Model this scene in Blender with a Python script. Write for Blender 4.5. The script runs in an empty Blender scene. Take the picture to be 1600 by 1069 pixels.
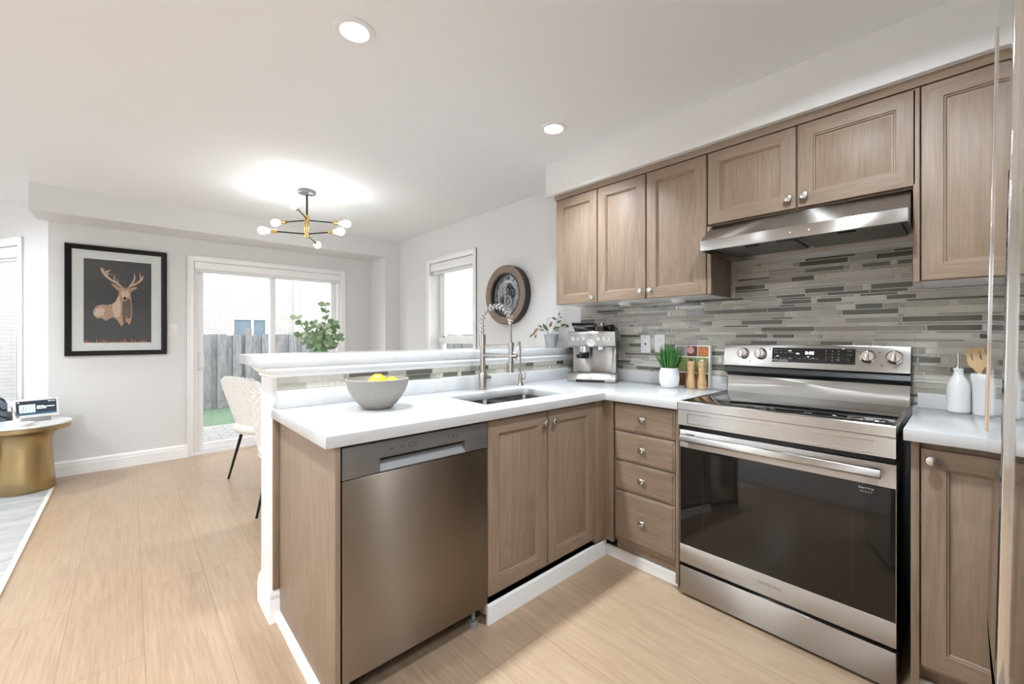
import bpy, bmesh, math, random
from mathutils import Matrix, Vector
R = math.radians
PI = math.pi
SC = bpy.context.scene
COL = SC.collection
random.seed(7)

# ------------------------------------------------------------------ camera, world, exposure
TH = 0.7424                                   # heading: clockwise from +y
cam_d = bpy.data.cameras.new('camera')
cam_d.sensor_fit = 'HORIZONTAL'; cam_d.sensor_width = 36.0
cam_d.lens = 649.5 / 1600 * 36.0
cam_d.shift_y = -9.84 / 1600
cam_d.clip_start = 0.02; cam_d.clip_end = 200
cam = bpy.data.objects.new('camera', cam_d); COL.objects.link(cam)
cam.location = (0, 0, 1.2241); cam.rotation_euler = (PI / 2, 0, -TH)
SC.camera = cam

world = bpy.data.worlds.new('overcast sky'); SC.world = world; world.use_nodes = True
wn = world.node_tree.nodes; wl = world.node_tree.links
bg = wn['Background']
tc = wn.new('ShaderNodeTexCoord'); sp = wn.new('ShaderNodeSeparateXYZ'); rp = wn.new('ShaderNodeValToRGB')
wl.new(tc.outputs['Generated'], sp.inputs[0]); wl.new(sp.outputs['Z'], rp.inputs[0]); wl.new(rp.outputs[0], bg.inputs[0])
rp.color_ramp.elements[0].position = 0.0; rp.color_ramp.elements[0].color = (0.88, 0.91, 0.95, 1)
rp.color_ramp.elements[1].position = 0.6; rp.color_ramp.elements[1].color = (0.92, 0.96, 1.0, 1)
SKY = 4.6
bg.inputs[1].default_value = SKY

POT_W, FAR_W = 12.0, 22.0                     # recessed ceiling lamps, watts: the two in view, the rest of the room
BULB_E = 36.0                                 # chandelier bulb emission
SC.view_settings.view_transform = 'Standard'
SC.view_settings.look = 'None'
SC.view_settings.exposure = 0.17
SC.view_settings.gamma = 1.0
SC.view_settings.use_curve_mapping = False
SC.cycles.use_denoising = True
SC.cycles.max_bounces = 14
SC.cycles.diffuse_bounces = 7
SC.cycles.glossy_bounces = 6
SC.cycles.transparent_max_bounces = 16
SC.cycles.sample_clamp_indirect = 6.0
SC.cycles.caustics_reflective = False
SC.cycles.caustics_refractive = False

# ------------------------------------------------------------------ materials
def new_mat(name):
    m = bpy.data.materials.new(name); m.use_nodes = True
    return m, m.node_tree.nodes, m.node_tree.links, m.node_tree.nodes['Principled BSDF']

def plain(name, col, rough=0.5, metal=0.0, spec=0.5, var=0.0, scale=8.0, bump=0.0, bscale=200.0, coat=0.0, sheen=0.0):
    m, n, l, p = new_mat(name)
    p.inputs['Base Color'].default_value = (*col, 1)
    p.inputs['Roughness'].default_value = rough
    p.inputs['Metallic'].default_value = metal
    p.inputs['Specular IOR Level'].default_value = spec
    p.inputs['Coat Weight'].default_value = coat
    p.inputs['Sheen Weight'].default_value = sheen
    t = n.new('ShaderNodeTexCoord')
    if var:
        z = n.new('ShaderNodeTexNoise'); z.inputs['Scale'].default_value = scale; z.inputs['Detail'].default_value = 4
        l.new(t.outputs['Object'], z.inputs['Vector'])
        mx = n.new('ShaderNodeMix'); mx.data_type = 'RGBA'
        mx.inputs[6].default_value = (*[c * (1 - var) for c in col], 1)
        mx.inputs[7].default_value = (*[min(1, c * (1 + var)) for c in col], 1)
        l.new(z.outputs[0], mx.inputs[0]); l.new(mx.outputs[2], p.inputs['Base Color'])
    if bump:
        z = n.new('ShaderNodeTexNoise'); z.inputs['Scale'].default_value = bscale; z.inputs['Detail'].default_value = 3
        l.new(t.outputs['Object'], z.inputs['Vector'])
        b = n.new('ShaderNodeBump'); b.inputs['Strength'].default_value = bump; b.inputs['Distance'].default_value = 0.002
        l.new(z.outputs[0], b.inputs['Height']); l.new(b.outputs[0], p.inputs['Normal'])
    return m

def emis(name, col, strength):
    m, n, l, p = new_mat(name)
    p.inputs['Base Color'].default_value = (*col, 1)
    p.inputs['Emission Color'].default_value = (*col, 1)
    p.inputs['Emission Strength'].default_value = strength
    return m

def wood(name, dark, light, axis='z', fine=1.0, rough=0.5, contrast=1.0):
    m, n, l, p = new_mat(name)
    t = n.new('ShaderNodeTexCoord'); oi = n.new('ShaderNodeObjectInfo')
    add = n.new('ShaderNodeVectorMath'); add.operation = 'ADD'
    sc = n.new('ShaderNodeVectorMath'); sc.operation = 'SCALE'; sc.inputs[0].default_value = (7.3, 5.1, 9.7)
    l.new(oi.outputs['Random'], sc.inputs['Scale']); l.new(t.outputs['Object'], add.inputs[0]); l.new(sc.outputs[0], add.inputs[1])
    i = 'xyz'.index(axis)
    def layer(along, across, detail, w=None):
        mp = n.new('ShaderNodeMapping'); s = [across] * 3; s[i] = along
        mp.inputs['Scale'].default_value = s
        l.new(add.outputs[0], mp.inputs['Vector'])
        z = n.new('ShaderNodeTexNoise'); z.inputs['Scale'].default_value = 1; z.inputs['Detail'].default_value = detail
        z.inputs['Roughness'].default_value = 0.6; z.inputs['Distortion'].default_value = 0.6
        l.new(mp.outputs[0], z.inputs['Vector'])
        return z
    a = layer(1.1, 9 * fine, 3); b = layer(5.0, 110 * fine, 4)
    # cathedral figure: rings from the broad layer
    mul = n.new('ShaderNodeMath'); mul.operation = 'MULTIPLY'; mul.inputs[1].default_value = 46.0
    sn = n.new('ShaderNodeMath'); sn.operation = 'SINE'
    l.new(a.outputs[0], mul.inputs[0]); l.new(mul.outputs[0], sn.inputs[0])
    ma = n.new('ShaderNodeMath'); ma.operation = 'MULTIPLY_ADD'; ma.inputs[1].default_value = 0.10 * contrast; ma.inputs[2].default_value = 0.0
    l.new(sn.outputs[0], ma.inputs[0])
    ad = n.new('ShaderNodeMath'); ad.operation = 'ADD'; l.new(ma.outputs[0], ad.inputs[0]); l.new(b.outputs[0], ad.inputs[1])
    r = n.new('ShaderNodeValToRGB')
    r.color_ramp.elements[0].position = 0.18; r.color_ramp.elements[0].color = (*dark, 1)
    r.color_ramp.elements[1].position = 0.76; r.color_ramp.elements[1].color = (*light, 1)
    l.new(ad.outputs[0], r.inputs[0]); l.new(r.outputs[0], p.inputs['Base Color'])
    bp = n.new('ShaderNodeBump'); bp.inputs['Strength'].default_value = 0.12; bp.inputs['Distance'].default_value = 0.001
    l.new(b.outputs[0], bp.inputs['Height']); l.new(bp.outputs[0], p.inputs['Normal'])
    p.inputs['Roughness'].default_value = rough
    return m

def brushed(name, col, rough=0.3, aniso=0.75, rot=0.25, streak=True):
    m, n, l, p = new_mat(name)
    p.inputs['Metallic'].default_value = 1.0
    p.inputs['Base Color'].default_value = (*col, 1)
    p.inputs['Anisotropic'].default_value = aniso
    p.inputs['Anisotropic Rotation'].default_value = rot
    tg = n.new('ShaderNodeTangent'); tg.direction_type = 'RADIAL'; tg.axis = 'Z'
    l.new(tg.outputs[0], p.inputs['Tangent'])
    t = n.new('ShaderNodeTexCoord'); mp = n.new('ShaderNodeMapping'); mp.inputs['Scale'].default_value = (6, 6, 900)
    z = n.new('ShaderNodeTexNoise'); z.inputs['Scale'].default_value = 1; z.inputs['Detail'].default_value = 3
    l.new(t.outputs['Object'], mp.inputs[0]); l.new(mp.outputs[0], z.inputs['Vector'])
    mr = n.new('ShaderNodeMapRange'); mr.inputs[3].default_value = rough * 0.94; mr.inputs[4].default_value = rough * 1.06
    l.new(z.outputs[0], mr.inputs[0]); l.new(mr.outputs[0], p.inputs['Roughness'])
    return m

def glass_mat(name, tint=(1, 1, 1), spec=0.03):
    m, n, l, p = new_mat(name)
    n.remove(p)
    out = n['Material Output']
    tr = n.new('ShaderNodeBsdfTransparent'); tr.inputs[0].default_value = (*tint, 1)
    gl = n.new('ShaderNodeBsdfGlossy'); gl.inputs['Roughness'].default_value = 0.01
    fa = n.new('ShaderNodeLayerWeight'); fa.inputs[0].default_value = 0.5
    pw = n.new('ShaderNodeMath'); pw.operation = 'POWER'; pw.inputs[1].default_value = 5.0; l.new(fa.outputs['Facing'], pw.inputs[0])
    lw = n.new('ShaderNodeMath'); lw.operation = 'MULTIPLY_ADD'; lw.inputs[1].default_value = 0.9; lw.inputs[2].default_value = spec; l.new(pw.outputs[0], lw.inputs[0])
    mx = n.new('ShaderNodeMixShader')
    l.new(lw.outputs[0], mx.inputs[0]); l.new(tr.outputs[0], mx.inputs[1]); l.new(gl.outputs[0], mx.inputs[2]); l.new(mx.outputs[0], out.inputs[0])
    return m

def floor_mat():
    m, n, l, p = new_mat('oak plank floor')
    t = n.new('ShaderNodeTexCoord'); s = n.new('ShaderNodeSeparateXYZ'); l.new(t.outputs['Object'], s.inputs[0])
    ax = n.new('ShaderNodeMath'); ax.operation = 'ADD'; ax.inputs[1].default_value = 0.20; l.new(s.outputs['X'], ax.inputs[0])
    ay = n.new('ShaderNodeMath'); ay.operation = 'ADD'; ay.inputs[1].default_value = 0.35; l.new(s.outputs['Y'], ay.inputs[0])
    c = n.new('ShaderNodeCombineXYZ'); l.new(ay.outputs[0], c.inputs[0]); l.new(ax.outputs[0], c.inputs[1])
    b = n.new('ShaderNodeTexBrick'); b.inputs['Scale'].default_value = 1.0
    b.inputs['Brick Width'].default_value = 1.52; b.inputs['Row Height'].default_value = 0.24
    b.inputs['Mortar Size'].default_value = 0.0016; b.inputs['Mortar Smooth'].default_value = 0.2
    b.offset = 0.37; b.offset_frequency = 3; b.squash = 1.0
    b.inputs['Color1'].default_value = (0, 0, 0, 1); b.inputs['Color2'].default_value = (1, 1, 1, 1); b.inputs['Mortar'].default_value = (0.5, 0.5, 0.5, 1)
    l.new(c.outputs[0], b.inputs['Vector'])
    w = n.new('ShaderNodeMath'); w.operation = 'MULTIPLY'; w.inputs[1].default_value = 13.0; l.new(b.outputs['Color'], w.inputs[0])
    def layer(along, across, detail, dist):
        mp = n.new('ShaderNodeMapping'); mp.inputs['Scale'].default_value = (across, along, 1); l.new(t.outputs['Object'], mp.inputs[0])
        z = n.new('ShaderNodeTexNoise'); z.noise_dimensions = '4D'; z.inputs['Scale'].default_value = 1
        z.inputs['Detail'].default_value = detail; z.inputs['Distortion'].default_value = dist; z.inputs['Roughness'].default_value = 0.6
        l.new(mp.outputs[0], z.inputs['Vector']); l.new(w.outputs[0], z.inputs['W'])
        return z
    a = layer(0.9, 7.0, 2, 0.5); f = layer(5, 120, 4, 0.4); k = layer(1.5, 3.0, 2, 0.2)
    mul = n.new('ShaderNodeMath'); mul.operation = 'MULTIPLY'; mul.inputs[1].default_value = 52; l.new(a.outputs[0], mul.inputs[0])
    sn = n.new('ShaderNodeMath'); sn.operation = 'SINE'; l.new(mul.outputs[0], sn.inputs[0])
    m1 = n.new('ShaderNodeMath'); m1.operation = 'MULTIPLY_ADD'; m1.inputs[1].default_value = 0.045; l.new(sn.outputs[0], m1.inputs[0]); l.new(f.outputs[0], m1.inputs[2])
    m2 = n.new('ShaderNodeMath'); m2.operation = 'MULTIPLY_ADD'; m2.inputs[1].default_value = 0.35; l.new(k.outputs[0], m2.inputs[0]); l.new(m1.outputs[0], m2.inputs[2])
    m3 = n.new('ShaderNodeMath'); m3.operation = 'MULTIPLY_ADD'; m3.inputs[1].default_value = 0.10; l.new(b.outputs['Color'], m3.inputs[0]); l.new(m2.outputs[0], m3.inputs[2])
    r = n.new('ShaderNodeValToRGB')
    r.color_ramp.elements[0].position = 0.42; r.color_ramp.elements[0].color = (*FLOOR_D, 1)
    r.color_ramp.elements[1].position = 0.98; r.color_ramp.elements[1].color = (*FLOOR_L, 1)
    l.new(m3.outputs[0], r.inputs[0])
    mx = n.new('ShaderNodeMix'); mx.data_type = 'RGBA'; mx.inputs[7].default_value = (0.22, 0.15, 0.10, 1)
    fm = n.new('ShaderNodeMath'); fm.operation = 'MULTIPLY'; fm.inputs[1].default_value = 0.6; l.new(b.outputs['Fac'], fm.inputs[0])
    l.new(fm.outputs[0], mx.inputs[0]); l.new(r.outputs[0], mx.inputs[6]); l.new(mx.outputs[2], p.inputs['Base Color'])
    p.inputs['Roughness'].default_value = 0.30
    bp = n.new('ShaderNodeBump'); bp.inputs['Strength'].default_value = 0.25; bp.inputs['Distance'].default_value = 0.001; bp.invert = True
    l.new(b.outputs['Fac'], bp.inputs['Height']); l.new(bp.outputs[0], p.inputs['Normal'])
    return m

def brick_mat(name, c1, c2, mortar, scale=1.0, bw=0.22, rh=0.075, ms=0.008, swap=None):
    m, n, l, p = new_mat(name)
    t = n.new('ShaderNodeTexCoord'); s = n.new('ShaderNodeSeparateXYZ'); c = n.new('ShaderNodeCombineXYZ')
    l.new(t.outputs['Object'], s.inputs[0]); l.new(s.outputs[swap[0] if swap else 'X'], c.inputs[0]); l.new(s.outputs[swap[1] if swap else 'Z'], c.inputs[1])
    b = n.new('ShaderNodeTexBrick'); b.inputs['Scale'].default_value = scale
    b.inputs['Brick Width'].default_value = bw; b.inputs['Row Height'].default_value = rh; b.inputs['Mortar Size'].default_value = ms
    b.inputs['Color1'].default_value = (*c1, 1); b.inputs['Color2'].default_value = (*c2, 1); b.inputs['Mortar'].default_value = (*mortar, 1)
    l.new(c.outputs[0], b.inputs['Vector']); l.new(b.outputs['Color'], p.inputs['Base Color'])
    p.inputs['Roughness'].default_value = 0.85
    return m

def quartz_mat():
    m, n, l, p = new_mat('white quartz')
    t = n.new('ShaderNodeTexCoord')
    z = n.new('ShaderNodeTexNoise'); z.inputs['Scale'].default_value = 1.3; z.inputs['Detail'].default_value = 9; z.inputs['Distortion'].default_value = 1.2
    l.new(t.outputs['Object'], z.inputs['Vector'])
    r = n.new('ShaderNodeValToRGB'); e = r.color_ramp.elements
    e[0].position = 0.475; e[0].color = (0.57, 0.57, 0.57, 1); e[1].position = 0.525; e[1].color = (0.57, 0.57, 0.57, 1)
    q = e.new(0.5); q.color = (0.54, 0.535, 0.53, 1)
    l.new(z.outputs[0], r.inputs[0]); l.new(r.outputs[0], p.inputs['Base Color'])
    p.inputs['Roughness'].default_value = 0.16
    return m

def wave_mat(name, base, line, scale, rough=0.8):
    m, n, l, p = new_mat(name)
    t = n.new('ShaderNodeTexCoord'); w = n.new('ShaderNodeTexWave'); w.inputs['Scale'].default_value = scale
    w.inputs['Distortion'].default_value = 5.0; w.inputs['Detail'].default_value = 1.0; w.inputs['Detail Scale'].default_value = 0.8
    w.bands_direction = 'DIAGONAL'
    l.new(t.outputs['Object'], w.inputs['Vector'])
    r = n.new('ShaderNodeValToRGB'); e = r.color_ramp.elements
    e[0].position = 0.10; e[0].color = (*line, 1); e[1].position = 0.22; e[1].color = (*base, 1)
    l.new(w.outputs[0], r.inputs[0]); l.new(r.outputs[0], p.inputs['Base Color']); p.inputs['Roughness'].default_value = rough
    return m

def rug_mat():
    m, n, l, p = new_mat('woven rug')
    t = n.new('ShaderNodeTexCoord'); mp = n.new('ShaderNodeMapping'); mp.inputs['Scale'].default_value = (2.2, 9, 1)
    z = n.new('ShaderNodeTexNoise'); z.inputs['Scale'].default_value = 1.0; z.inputs['Detail'].default_value = 8; z.inputs['Roughness'].default_value = 0.7
    l.new(t.outputs['Object'], mp.inputs[0]); l.new(mp.outputs[0], z.inputs['Vector'])
    r = n.new('ShaderNodeValToRGB'); e = r.color_ramp.elements
    e[0].position = 0.3; e[0].color = (0.30, 0.31, 0.335, 1); e[1].position = 0.56; e[1].color = (0.52, 0.505, 0.48, 1)
    l.new(z.outputs[0], r.inputs[0]); l.new(r.outputs[0], p.inputs['Base Color']); p.inputs['Roughness'].default_value = 0.95
    return m

FLOOR_D = (0.345, 0.232, 0.145); FLOOR_L = (0.48, 0.345, 0.235)
WD, WL_ = (0.222, 0.153, 0.104), (0.312, 0.227, 0.163)
M = {}
M['wall'] = plain('grey wall paint', (0.73, 0.73, 0.725), 0.75, var=0.01, scale=3, bump=0.03, bscale=300)
M['ceiling'] = plain('white ceiling paint', (0.85, 0.855, 0.86), 0.85, var=0.008, scale=3)
M['soffit'] = plain('white soffit paint', (0.80, 0.795, 0.785), 0.7, var=0.01, scale=3)
M['trim'] = plain('white trim paint', (0.90, 0.90, 0.90), 0.35, var=0.01, scale=5)
M['white'] = plain('white plastic', (0.82, 0.82, 0.82), 0.3, var=0.01)
M['floor'] = floor_mat()
M['wz'] = wood('taupe oak upright grain', WD, WL_, 'z')
M['wx'] = wood('taupe oak grain along x', WD, WL_, 'x')
M['wy'] = wood('taupe oak grain along y', WD, WL_, 'y')
M['wdark'] = plain('dark cabinet interior edge', (0.055, 0.038, 0.026), 0.6, var=0.1)
M['quartz'] = quartz_mat()
M['steel'] = brushed('brushed steel', (0.46, 0.435, 0.41), 0.32, 0.97)
M['dwsteel'] = brushed('dark brushed steel', (0.29, 0.243, 0.198), 0.34, 0.97)
M['dwpanel'] = plain('grey metallic panel', (0.24, 0.23, 0.225), 0.40, 0.7, var=0.03)
M['nickel'] = plain('brushed nickel', (0.66, 0.63, 0.60), 0.22, 1.0, var=0.03, scale=30)
M['faucet'] = plain('faucet nickel', (0.47, 0.43, 0.40), 0.27, 1.0, var=0.03, scale=30)
M['chrome'] = plain('chrome', (0.78, 0.78, 0.79), 0.08, 1.0, var=0.01)
M['sink'] = brushed('sink steel', (0.20, 0.19, 0.185), 0.32, 0.5)
M['black'] = plain('black enamel', (0.010, 0.010, 0.010), 0.35, var=0.1)
M['blackglass'] = plain('black glass', (0.006, 0.006, 0.006), 0.04, spec=0.6, var=0.05)
M['ovenglass'] = plain('oven door glass', (0.012, 0.010, 0.009), 0.06, spec=0.55, var=0.05)
M['blackmetal'] = plain('black metal', (0.012, 0.012, 0.013), 0.4, 0.6, var=0.1)
M['blackplastic'] = plain('black plastic', (0.012, 0.012, 0.013), 0.3, var=0.1)
M['grey'] = plain('grey plastic', (0.25, 0.25, 0.25), 0.45, var=0.03)
M['filter'] = plain('hood filter mesh', (0.22, 0.215, 0.20), 0.5, 0.6, var=0.25, scale=6, bump=0.6, bscale=600)
M['brass'] = plain('brass', (0.72, 0.49, 0.20), 0.25, 1.0, var=0.04)
M['gold'] = brushed('brushed gold', (0.44, 0.325, 0.165), 0.28, 0.6, 0.0)
M['darkrod'] = plain('dark bronze rod', (0.035, 0.033, 0.032), 0.35, 0.8, var=0.05)
M['canopy'] = plain('grey canopy metal', (0.33, 0.35, 0.38), 0.3, 0.7, var=0.03)
M['glass'] = glass_mat('window glass')
M['pglass'] = glass_mat('picture glass')
M['marble'] = plain('white marble', (0.80, 0.79, 0.77), 0.2, var=0.04, scale=5)
M['leather'] = plain('white leather', (0.78, 0.755, 0.72), 0.5, var=0.015, scale=10, bump=0.05, bscale=400)
M['bowl'] = plain('taupe stoneware', (0.29, 0.27, 0.245), 0.45, var=0.03, scale=20)
M['lemon'] = plain('lemon peel', (0.80, 0.52, 0.02), 0.4, var=0.06, scale=30, bump=0.3, bscale=160)
M['ceramic'] = plain('white ceramic', (0.80, 0.80, 0.80), 0.18, var=0.01)
M['leaf'] = plain('eucalyptus leaf', (0.15, 0.24, 0.115), 0.5, var=0.35, scale=14)
M['leafpale'] = plain('pale eucalyptus leaf', (0.33, 0.42, 0.27), 0.5, var=0.3, scale=14)
M['grass'] = plain('grass blade green', (0.055, 0.20, 0.035), 0.45, var=0.45, scale=18)
M['hoya'] = plain('dark succulent leaf', (0.07, 0.12, 0.035), 0.4, var=0.4, scale=20)
M['hoyabrown'] = plain('bronze succulent leaf', (0.17, 0.085, 0.028), 0.4, var=0.4, scale=20)
M['stem'] = plain('plant stem', (0.16, 0.15, 0.09), 0.6, var=0.1)
M['soil'] = plain('potting soil', (0.03, 0.022, 0.016), 0.95, var=0.3, scale=60)
M['stonepot'] = plain('grey stone pot', (0.33, 0.345, 0.36), 0.55, var=0.25, scale=40)
M['millwood'] = wood('beech mill wood', (0.50, 0.31, 0.145), (0.66, 0.44, 0.23), 'z', 1.4, 0.4)
M['spoonwood'] = wood('beech spatula wood', (0.55, 0.36, 0.18), (0.68, 0.47, 0.26), 'z', 1.6, 0.5)
M['clockwood'] = wood('clock frame wood', (0.15, 0.105, 0.08), (0.27, 0.205, 0.165), 'y', 2.0, 0.5)
M['clockdark'] = plain('clock frame side', (0.03, 0.022, 0.018), 0.5, var=0.1)
M['clockface'] = plain('clock metal face', (0.36, 0.38, 0.40), 0.35, 0.85, var=0.2, scale=10)
M['clockgear'] = plain('clock gear metal', (0.50, 0.51, 0.53), 0.3, 0.9, var=0.15, scale=12)
M['clockgeardark'] = plain('dark clock gear', (0.07, 0.07, 0.075), 0.4, 0.7, var=0.15, scale=12)
M['frame'] = plain('black picture frame', (0.005, 0.0045, 0.0045), 0.3, spec=0.25, var=0.2, scale=20)
M['mat'] = plain('picture mat board', (0.70, 0.73, 0.72), 0.8, var=0.01)
M['print'] = plain('print dark ground', (0.032, 0.034, 0.038), 0.6, var=0.15, scale=3)
M['deer'] = plain('print deer coat', (0.42, 0.265, 0.175), 0.6, var=0.75, scale=60)
M['deerdark'] = plain('print deer dark coat', (0.11, 0.068, 0.05), 0.6, var=0.8, scale=30)
M['deerlight'] = plain('print deer light coat', (0.60, 0.46, 0.36), 0.6, var=0.55, scale=70)
M['antler'] = plain('print antler', (0.52, 0.39, 0.29), 0.6, var=0.35, scale=30)
M['ember'] = plain('print amber grass', (0.42, 0.13, 0.035), 0.6, var=0.6, scale=60)
M['rug'] = rug_mat()
M['rugedge'] = plain('rug cream edge', (0.72, 0.69, 0.62), 0.95, var=0.03)
M['fabric'] = wave_mat('blue grey tufted fabric', (0.17, 0.20, 0.25), (0.012, 0.014, 0.02), 9.0)
M['navy'] = plain('navy leather', (0.045, 0.055, 0.075), 0.4, var=0.1)
M['blind'] = plain('white blind fabric', (0.80, 0.81, 0.81), 0.7, var=0.01)
M['screen'] = emis('display dark screen', (0.012, 0.018, 0.028), 1.0)
M['screenblue'] = emis('display blue band', (0.02, 0.07, 0.11), 1.0)
M['screenwhite'] = emis('display white card', (0.85, 0.92, 0.92), 0.9)
M['screenteal'] = emis('display teal bars', (0.05, 0.30, 0.32), 1.0)
M['led'] = emis('range clock digits', (0.75, 0.90, 1.0), 3.5)
M['mark'] = plain('grey printed marking', (0.22, 0.22, 0.22), 0.5, var=0.05)
M['darkmark'] = plain('dark printed marking', (0.05, 0.045, 0.04), 0.5, var=0.05)
M['fence'] = wood('weathered fence wood', (0.13, 0.13, 0.135), (0.28, 0.28, 0.285), 'z', 0.5, 0.9)
M['lawn'] = plain('lawn grass', (0.105, 0.160, 0.10), 0.95, var=0.4, scale=20)
M['paver'] = brick_mat('pale pavers', (0.26, 0.25, 0.24), (0.30, 0.29, 0.28), (0.16, 0.16, 0.155), bw=0.24, rh=0.12, ms=0.006, swap=('X', 'Y'))
M['brick'] = brick_mat('pale brick', (0.40, 0.375, 0.36), (0.46, 0.435, 0.42), (0.33, 0.32, 0.315))
M['winglass'] = plain('dark window pane', (0.10, 0.14, 0.18), 0.1, var=0.2)
M['roof'] = plain('grey shingles', (0.20, 0.21, 0.23), 0.9, var=0.3, scale=12)
M['potlens'] = emis('downlight lens', (1.0, 0.98, 0.95), 9.0)
M['bulb'] = emis('lit bulb', (0.97, 0.97, 0.97), BULB_E)
M['grout'] = plain('pale grout', (0.82, 0.80, 0.75), 0.9, var=0.03)
M['t0'] = plain('tile beige stone', (0.58, 0.54, 0.465), 0.4, var=0.12, scale=30)
M['t1'] = plain('tile grey stone', (0.47, 0.44, 0.40), 0.4, var=0.14, scale=30)
M['t2'] = plain('tile taupe', (0.35, 0.315, 0.275), 0.35, var=0.12, scale=30)
M['t3'] = plain('tile sage glass', (0.40, 0.385, 0.315), 0.08, var=0.03, spec=0.6)
M['t4'] = plain('tile dark glass', (0.125, 0.12, 0.10), 0.08, var=0.03, spec=0.6)
M['t5'] = plain('tile pale glass', (0.62, 0.59, 0.52), 0.1, var=0.03, spec=0.6)
TILES = ['t0', 't1', 't2', 't3', 't4', 't5']
M['food1'] = plain('cover dark food', (0.14, 0.05, 0.02), 0.5, var=0.8, scale=90)
M['food2'] = plain('cover green food', (0.19, 0.25, 0.05), 0.5, var=0.7, scale=70)
M['food3'] = plain('cover orange food', (0.45, 0.16, 0.05), 0.5, var=0.8, scale=80)
M['food4'] = plain('cover grey food', (0.35, 0.33, 0.30), 0.5, var=0.7, scale=60)
M['pink'] = plain('cover pink dish', (0.75, 0.42, 0.42), 0.5, var=0.2)
M['paper'] = plain('white paper', (0.78, 0.77, 0.75), 0.6, var=0.02)

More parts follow.
